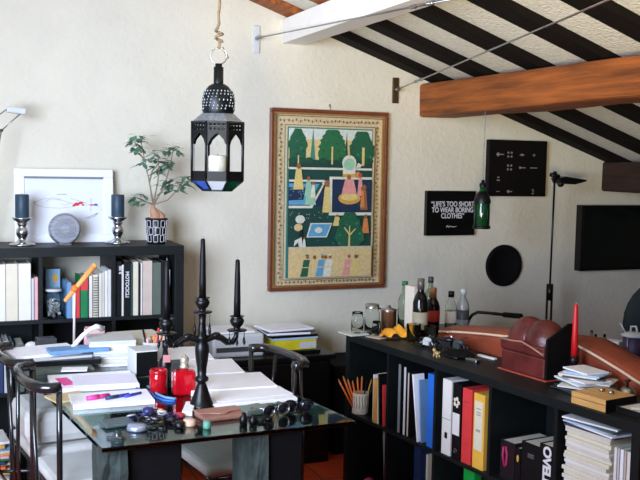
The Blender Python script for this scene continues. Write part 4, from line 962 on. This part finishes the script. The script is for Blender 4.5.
# ------------------------------------------------------------------ on top of the low bookcase
def bottle(t_, n_, z, r, h, neck, m, label, liq=None, lab=None, capm=BLACK, caph=.03, shoulder=.6, group='bottles behind the low bookcase'):
    t = thing('bottle', label, 'bottle', rb(t_, n_, z), RB, group)
    MB().lathe([(0, 0), (r*.95, 0), (r, .006), (r, h*shoulder), (r*.8, h*(shoulder+.1)), (neck*1.1, h*(shoulder+.2)), (neck, h*.9), (neck*1.15, h*.92), (neck*1.15, h-caph*.2), (neck*.7, h-caph*.2), (neck*.6, h*.88), (r*.7, h*(shoulder+.08)), (r*.9, h*shoulder), (r*.9, .012), (0, .01)], seg=24, close=False).build('glass_body', m, t)
    MB().lathe([(0, h-caph), (neck*1.3, h-caph), (neck*1.3, h), (0, h)], seg=16).build('cap', capm, t)
    if lab:
        lm, z0, z1 = lab
        MB().lathe([(r+.0008, z0), (r+.0008, z1), (r+.0002, z1), (r+.0002, z0), (r+.0008, z0)], seg=24, close=False).build('label', lm, t)
    return t
def glassjar(t_, n_, r, h, label, lid=None, name='glass_jar'):
    t = thing(name, label, 'jar', rb(t_, n_), RB, 'glass jars on the low bookcase')
    MB().lathe([(0, 0), (r*.92, 0), (r, .006), (r, h*.72), (r*.86, h*.82), (r*.86, h), (r*.8, h), (r*.8, h*.8), (r*.93, h*.7), (r*.93, .01), (0, .008)], seg=28, close=False).build('jar_body', GLASS, t)
    if lid:
        MB().lathe([(r*.92, h-.012), (r*.92, h+.004), (0, h+.004)], seg=24, close=False).build('lid', lid, t)
    return t
glassjar(.045, .035, .03, .1, 'small clear glass jar at the far corner of the low bookcase'); glassjar(.045, .118, .037, .135, 'larger glass jar beside the copper pot', STEEL); glassjar(.12, .095, .022, .07, 'squat little glass in front of the larger jar', None, 'drinking_glass')
t = thing('copper_pot', 'brown copper pot with a thin handle among the glass jars', 'pot', rb(.05, .212), RB)
MB().lathe([(0, 0), (.036, 0), (.038, .006), (.038, .1), (.04, .105), (.036, .105), (.034, .008), (0, .006)], seg=28, close=False).build('pot_body', COPPER, t)
MB().tube([(-.036, 0, .09), (-.06, -.01, .105), (-.08, -.015, .108)], .004, 8).build('handle', BLACK, t); MB().lathe([(.039, .105), (.04, .11), (.012, .118), (.008, .13), (0, .132)], seg=20, close=False).build('lid', STEEL, t)
slab('glass_tray', 0, 0, .12, .1, .006, mat('pale_tray', (214, 222, 214), .3), 'pale tray under the small jars sticking out over the bookcase corner', 'tray', RB, 0); bpy.data.objects['glass_tray'].location = rb(.035, .02, .79); 
for q in [o for o in bpy.data.objects if o.get('label', '').startswith('small clear glass jar at the far')]: q.location.z += .0065
t = bottle(.10, .268, .79, .032, .25, .011, mat('faint_green_glass', (228, 238, 228), .04, trans=1, var=0, ior=1.15), 'tall clear bottle with green stopper beside the white carton', capm=mat('green_cap', (40, 110, 60), .5), caph=.02, group='bottles on the low bookcase')
tag(MB().bx(-.037, .037, -.03, .03, 0, .24).build('bottle_carton', mat('cream_carton', (226, 216, 198), .6, var=.02), loc=rb(.19, .262), rz=RB, bevel=.0015), 'tall cream carton standing behind the dark wine bottle', 'box')
DKGL = mat('dark_bottle_glass', (16, 14, 14), .1, var=.1)
bottle(.275, .235, .79, .036, .285, .013, DKGL, 'dark wine bottle with pale label standing by the tumblers', lab=(mat('beige_label', (168, 158, 132), .6), .05, .13), capm=mat('grey_foil', (112, 104, 96), .4, .4), caph=.05, group='bottles on the low bookcase')
# side table carrying the further bottles
t = thing('side_table', 'small black side table behind the low bookcase carrying bottles', 'table', rb(.02, .52, 0), RB)
MB().bx(-.16, .14, -.16, .22, .74, .765).build('tabletop', BLACK, t, bevel=.003)
for a in (-.14, .12):
    for b_ in (-.14, .2): MB().cyl((a, b_, 0), (a, b_, .74), .012).build('leg', BLACK, t)
bottle(.10, .44, .765, .036, .235, .014, DKGL, 'dark bottle with red label beside the wine bottle', lab=(mat('red_label', (190, 52, 46), .6), .07, .125), capm=mat('tan_foil', (176, 130, 92), .5), caph=.05)
bottle(-.04, .53, .765, .034, .27, .011, mat('pale_green_glass2', (206, 222, 204), .04, trans=.95, var=0, ior=1.2), 'tallest pale bottle standing behind the red labelled bottle', capm=DGREY, caph=.03)
bottle(.03, .61, .765, .03, .2, .012, GLASS, 'clear bottle with black cap on the side table', lab=(WHT, .04, .1), capm=BLACK, caph=.03)
bottle(.07, .655, .765, .032, .215, .012, mat('frosted_bottle', (226, 228, 226), .2, trans=.7, var=0), 'frosted white bottle with dark round label on the side table', lab=(DGREY, .06, .11), capm=LGREY, caph=.03)
# orange cloth, tumblers, small things
mb = MB(); N = 10; g = []
for i in range(N+1):
    row = []
    for j in range(N+1):
        x, y = (i/N-.5)*.16, (j/N-.5)*.09; r_ = math.hypot(x/.08, y/.045)
        row.append(mb.bm.verts.new((x+random.uniform(-.004, .004), y, max(.003, .048*max(0, 1-r_*.75)+.012*math.sin(i*1.7+j)+.008))))
    g.append(row)
for i in range(N):
    for j in range(N): mb._f([g[i][j], g[i+1][j], g[i+1][j+1], g[i][j+1]], True)
o = mb.build('orange_cloth', mat('orange_cloth', (252, 168, 40), .8, var=.12), loc=rb(.2, .165), rz=RB+.9); sm = o.modifiers.new('t', 'SOLIDIFY'); sm.thickness = .003; sm.offset = 1; tag(o, 'crumpled orange cloth lying among jars and tumblers', 'cloth')
mb = MB().ball((0, 0, .02), (.05, .022, .02)); o = mb.build('peach_pouch', mat('peach', (226, 166, 120), .7, var=.1), loc=rb(.215, .215), rz=RB+.6); tag(o, 'peach coloured soft pouch beside the orange cloth', 'pouch')
for t_, n_, l_ in ((.33, .16, 'clear tumbler in front of the dark wine bottle'), (.41, .2, 'clear tumbler between the dark wine bottle and the toys')):
    o = thing('tumbler', l_, 'glass', rb(t_, n_), RB, 'tumblers on the low bookcase'); MB().lathe([(0, 0), (.026, 0), (.03, .004), (.034, .085), (.0325, .085), (.028, .012), (0, .01)], seg=24, close=False).build('glass_body', GLASS, o)
slab('beige_card', 0, 0, .09, .06, .003, BEIGE, 'beige card on the bookcase in front of the jars', 'card', RB+.3, 0).location = rb(.16, .07)
slab('black_pen', 0, 0, .07, .007, .007, BLACK, 'black pen lying before the tumblers', 'pen', RB+1.2, 0).location = rb(.25, .1)
slab('brown_pen', 0, 0, .08, .006, .006, mat('dark_brown', (70, 44, 30), .5), 'dark brown pen lying near the orange cloth', 'pen', RB+1.1, 0).location = rb(.2, .115)
# toy motorbikes and tray
def toybike(t_, n_, rz, label, m, s=1.0):
    t = thing('toy_motorbike', label, 'toy', rb(t_, n_), RB+rz, 'toy motorbikes on the low bookcase')
    for x in (-.034*s, .034*s): MB().tube([(x+.015*s*math.cos(a), 0, .017*s+.015*s*math.sin(a)) for a in [k*math.pi/8 for k in range(16)]], .0032*s, 6, True).build('wheel', BLACK, t)
    mb = MB().ball((.004*s, 0, .036*s), (.022*s, .009*s, .01*s)); mb.box((0, 0, .024*s), (.03*s, .014*s, .02*s)); mb.tube([(-.034*s, 0, .018*s), (-.01*s, 0, .03*s), (.02*s, 0, .038*s), (.034*s, 0, .018*s)], .003*s, 6); mb.build('body', m, t)
    MB().tube([(.024*s, -.02*s, .052*s), (.022*s, 0, .048*s), (.024*s, .02*s, .052*s)], .002*s, 6).build('handlebar', STEEL, t); MB().ball((-.022*s, 0, .038*s), (.016*s, .008*s, .005*s)).build('saddle', BLACK, t)
toybike(.47, .13, .2, 'silver blue toy motorbike nearest the tumblers', LGREY, 1.1); toybike(.55, .18, .5, 'black toy motorbike in the middle of the toys', BLACK, 1.35); toybike(.60, .20, .1, 'dark toy motorbike against the orange leather', DGREY, 1.3)
t = thing('camera_case', 'soft flat black pouch lying at the bookcase edge before the leather', 'pouch', rb(.68, .15), RB); mb = MB().ball((0, 0, .012), (.085, .05, .014), 24, 10); mb.build('body', MATTBLK, t); MB().tube([(-.07, -.03, .012), (-.02, -.055, .005), (.05, -.05, .006)], .004, 6).build('strap', BLACK, t)
mb = MB()
for x in (-.012, .012):
    for y in (-.007, .007): mb.cyl((x, y, 0), (x*.8, y*.8, .016), .0035, .004, 8)
mb.ball((0, 0, .02), (.018, .011, .009)); mb.ball((-.017, 0, .03), (.009, .008, .009)); mb.cyl((.016, 0, .022), (.023, 0, .03), .002)
o = mb.build('brass_figurine', mat('old_brass', (196, 168, 116), .4, .5), loc=rb(.655, .045), rz=RB); tag(o, 'tiny brass animal figurine at the bookcase edge', 'figurine')
slab('silver_box', 0, 0, .06, .03, .014, STEEL, 'small silver lighter case before the leather box', 'case', RB+.2, 0, bev=.003).location = rb(.79, .13)
slab('white_strip', 0, 0, .1, .02, .008, WHT, 'thin white strip lying between pouch and leather box', 'strip', RB+.1, 0, bev=.002).location = rb(.75, .24)

# leather box with bulging lid
t = thing('leather_box', 'oxblood leather box with a bulging padded lid and black end panel', 'leather box', rb(.94, .15), RB)
MB().bx(-.012, .262, -.008, .152, 0, .006).build('base_board', mat('rust_leather', (168, 72, 56), .45), t, bevel=.002)
MB().bx(0, .243, 0, .145, .006, .085).build('body', LEATHDK, t, bevel=.006)
MB().bx(-.005, .244, -.005, .145, .086, .128).build('lid_band', LEATHDK, t, bevel=.008)
for cx, rx in ((.078, .092), (.165, .09)):
    mb = MB().ball((cx, .076, .128), (rx, .078, .092), 24, 14); mb.build('padded_lobe', LEATHDK, t)
mb = MB(); mb.prism([(0, 0), (.148, 0), (.148, .215), (.11, .215), (.0, .16)], .245, .256, Matrix(((0, 0, 1, 0), (1, 0, 0, 0), (0, 1, 0, 0), (0, 0, 0, 1)))); mb.build('end_panel', MATTBLK, t, bevel=.002)
MB().ball((-.005, .05, .1), (.008, .012, .012)).build('clasp', STEEL, t)
mb = MB().tube([(-.003, -.006, .126), (.07, -.008, .128), (.13, -.012, .134), (.19, -.01, .118), (.243, -.006, .1)], .004, 6); mb.build('seam', mat('worn_edge', (170, 122, 100), .5), t)
# candle with holder
p_ = rb(1.13, .268)
t = thing('candle_stick', 'squat black candlestick behind the leather box', 'candlestick', rb(1.235, .25), 0); MB().lathe([(0, 0), (.035, 0), (.035, .008), (.016, .02), (.014, .06), (.02, .08), (.02, .1), (.013, .1), (.013, .085), (0, .085)], seg=20, close=False).build('body', BLACK, t)
t = thing('taper_candle', 'bright red taper candle in the squat black candlestick', 'candle', rb(1.235, .25, .79+.0855)); MB().lathe([(0, 0), (.0125, 0), (.012, .08), (.008, .2), (.004, .212), (0, .213)], seg=18).build('wax', REDWAX, t); MB().cyl((0, 0, .211), (0, 0, .218), .0009, seg=6).build('wick', WHT, t)
# magazine heap, wooden box, bell, black book
zz = .79; cols = [DGREY, PAPER, BLACK, WHT, OLIVE, PAPER, LGREY, PAPER, DGREY, WHT, mat('ice_blue', (176, 202, 232), .5), PAPER]; nm_ = ['dark grey', 'white', 'black', 'cream white', 'grey green', 'bright white', 'pale grey', 'plain white', 'slate grey', 'off white', 'pale blue', 'small white']
for i in range(12):
    k = 1-.03*i
    o = MB().bx(-.098*k, .098*k, -.075*k, .075*k, 0, .006).build('magazine', cols[i], loc=rb(1.36+random.uniform(-.02, .02), .185+random.uniform(-.014, .014), zz), rz=RB+random.uniform(-.7, .7), bevel=.0008)
    tag(o, '%s magazine %s of the heap beside the leather box' % (nm_[i], 'lowest' if i == 0 else 'topmost' if i == 11 else 'above the %s one' % nm_[i-1]), 'magazine', 'magazine heap on the low bookcase'); zz += .0064
t = thing('wooden_box', 'flat light wooden box with dark ends at the bookcase edge', 'box', rb(1.535, .082), RB+.03)
MB().bx(-.075, .075, -.07, .08, 0, .022).build('body', WOOD, t, bevel=.002); MB().bx(-.075, .075, -.07, .08, .0235, .042).build('lid', WOOD, t, bevel=.002); MB().bx(.0755, .079, -.07, .08, 0, .042).build('end_panel', MATTBLK, t)
for s_ in (-.02, .02): MB().lathe([(0, .0425), (.01, .0425), (.01, .052), (0, .054)], (s_, .02, 0), 14).build('stud', STEEL, t)
t = thing('call_bell', 'silver call bell behind the light wooden box', 'bell', rb(1.495, .25, .79), RB)
MB().lathe([(0, 0), (.034, 0), (.034, .006), (0, .006)], seg=24).build('base', BLACK, t); MB().lathe([(.032, .008), (.03, .022), (.02, .034), (.006, .04), (0, .04)], seg=24).build('dome', STEEL, t); MB().lathe([(0, .04), (.005, .04), (.004, .055), (.011, .058), (.011, .063), (0, .064)], seg=14).build('plunger', BLACK, t)
o = book(rb(1.68, .17, .79), RB, .15, .02, .14, BKB, 'black book lying at the end of the low bookcase'); o.location = rb(1.69, .06, .79)
slab('white_card', 0, 0, .07, .02, .003, PAPER, 'white card leaning from the black book at the bookcase end', 'card', RB+.8, 0).location = rb(1.6, .008, .8125) if False else rb(1.69, .1, .8105)

# ------------------------------------------------------------------ leather sofa behind the low bookcase
t = thing('leather_sofa', 'brown leather sofa with pale piping behind the low bookcase', 'sofa', rb(0, 0, 0), RB)
prof = [(.24, .80), (.3, .826), (.42, .845), (.525, .858), (.65, .872), (.73, .879), (.9, .897), (1.05, .91), (1.17, .917), (1.23, .905), (1.29, .89), (1.4, .86), (1.48, .835), (1.7, .79), (1.85, .76)]
def strip(mb, sec):            # sweep a section (offset n, offset z) along the arched top line
    rings = [[mb.bm.verts.new((t_, n_, (z+dz) if dz is not None else zb)) for n_, dz, zb in sec] for t_, z in prof]
    for a, b_ in zip(rings, rings[1:]):
        for q in range(len(sec)): mb._f([a[q], a[(q+1) % len(sec)], b_[(q+1) % len(sec)], b_[q]], True)
    mb._f(rings[0]); mb._f(rings[-1])
mb = MB(); strip(mb, [(.325, None, .1), (.325, -.03, 0), (.332, -.005, 0), (.36, .012, 0), (.42, .02, 0), (.48, .012, 0), (.52, -.02, 0), (.53, None, .1)]); mb.build('back', LEATHER, t)
mb = MB(); mb.tube([(t_, .3265, z-.004) for t_, z in prof], .0055, 8); mb.build('piping', PIPING, t)
mb = MB(); mb.box((1.05, .76, .35), (1.5, .44, .2)); mb.build('seat', LEATHER, t, bevel=.05)
for a in (.26, 1.84): mb = MB(); mb.box((a, .76, .36), (.14, .46, .5)); mb.build('armrest', LEATHER, t, bevel=.05)
mb = MB(); mb.box((1.05, .76, .17), (1.6, .46, .15)); mb.build('base', LEATHER, t, bevel=.02)
for a in (.3, 1.8):
    for b_ in (.42, .94): MB().cyl((a, b_, 0), (a, b_, .1), .022).build('foot', BLACK, t)
# black bent lamp beyond the sofa
t = thing('gooseneck_lamp', 'bent black tube lamp with slim head beyond the sofa behind the bottles', 'lamp', rb(-.56, 1.2, 0), RB)
MB().lathe([(0, 0), (.11, 0), (.11, .014), (.014, .02), (0, .02)], seg=28).build('base', BLACK, t)
MB().tube([(0, 0, .015), (0, 0, .5), (.003, 0, .64), (.018, 0, .69), (.05, 0, .725), (.1, 0, .748), (.2, 0, .757), (.34, 0, .768)], .0095, 10).build('arm', BLACK, t)
MB().cyl((.33, 0, .767), (.47, 0, .779), .015).build('lamp_head', MATTBLK, t)
# office chair and shelf clutter at the far right
t = thing('office_chair', 'dark padded chair with rounded back at the right behind the sofa', 'chair', rb(.445, 1.72, 0), R(-20))
mb = MB(); mb.ball((.0, 0, .79), (.225, .06, .24), 24, 14); mb.build('backrest', mat('dark_green_fabric', (18, 28, 28), .8), t); mb = MB(); mb.box((0, -.22, .48), (.42, .42, .08)); mb.build('seat', MATTBLK, t, bevel=.03)
MB().cyl((0, -.2, .08), (0, -.2, .45), .03).build('column', BLACK, t); MB().box((0, -.0, .62), (.06, .03, .3)).build('back_bar', BLACK, t)
for k in range(5): a = k*1.2566; MB().cyl((0, -.2, .09), (.26*math.cos(a), -.2+.26*math.sin(a), .05), .018).build('leg', BLACK, t); MB().ball((.26*math.cos(a), -.2+.26*math.sin(a), .028), .028).build('caster', BLACK, t)
SX, SY = 2.83, 3.25
t = thing('console_table', 'narrow dark table behind the sofa with small bottles on it', 'table', rb(.56, 1.2, 0), RB)
MB().bx(-.2, .32, -.1, .14, .675, .70).build('tabletop', MATTBLK, t, bevel=.003)
for a in (-.18, .3):
    for b_ in (-.08, .12): MB().cyl((a, b_, 0), (a, b_, .675), .012).build('leg', BLACK, t)
for i, (a, b_, h_, l_) in enumerate(((.428, 1.2, .085, 'little clear bottle furthest along the table behind the sofa'), (.474, 1.18, .075, 'little clear bottle second along the table behind the sofa'), (.514, 1.2, .08, 'little clear bottle next to the white box behind the sofa'))):
    o = thing('glass_phial', l_, 'bottle', rb(a, b_, .70), RB, 'little bottles behind the sofa'); MB().lathe([(0, 0), (.016, 0), (.016, h_*.55), (.006, h_*.7), (.006, h_), (.004, h_), (.004, h_*.7), (.013, h_*.52), (.013, .004), (0, .004)], seg=14, close=False).build('glass_body', GLASS, o)
tag(MB().bx(-.04, .04, -.03, .03, 0, .06).build('white_box', PAPER, loc=rb(.575, 1.2, .70), rz=RB+.3, bevel=.003), 'small white box on the table behind the sofa', 'box')
t = thing('purple_canister', 'purple canister with pale looped metal lid behind the sofa', 'canister', rb(.695, 1.2, .70), RB)
MB().lathe([(0, 0), (.048, 0), (.05, .004), (.05, .1), (0, .1)], seg=28).build('body', DARKPURPLE, t); MB().lathe([(0, .1005), (.058, .1005), (.06, .108), (.03, .12), (0, .122)], seg=28).build('lid', LGREY, t)
MB().tube([(-.02, 0, .118), (-.018, 0, .145), (.012, 0, .15), (.022, 0, .118)], .005, 8).build('lid_handle', LGREY, t); MB().tube([(-.05, 0, .106), (-.075, 0, .14), (-.085, 0, .15), (-.092, 0, .142)], .0035, 6).build('spout_hook', LGREY, t); MB().cyl((.01, -.053, 0), (.01, -.053, .1), .003).build('bar', STEEL, t)
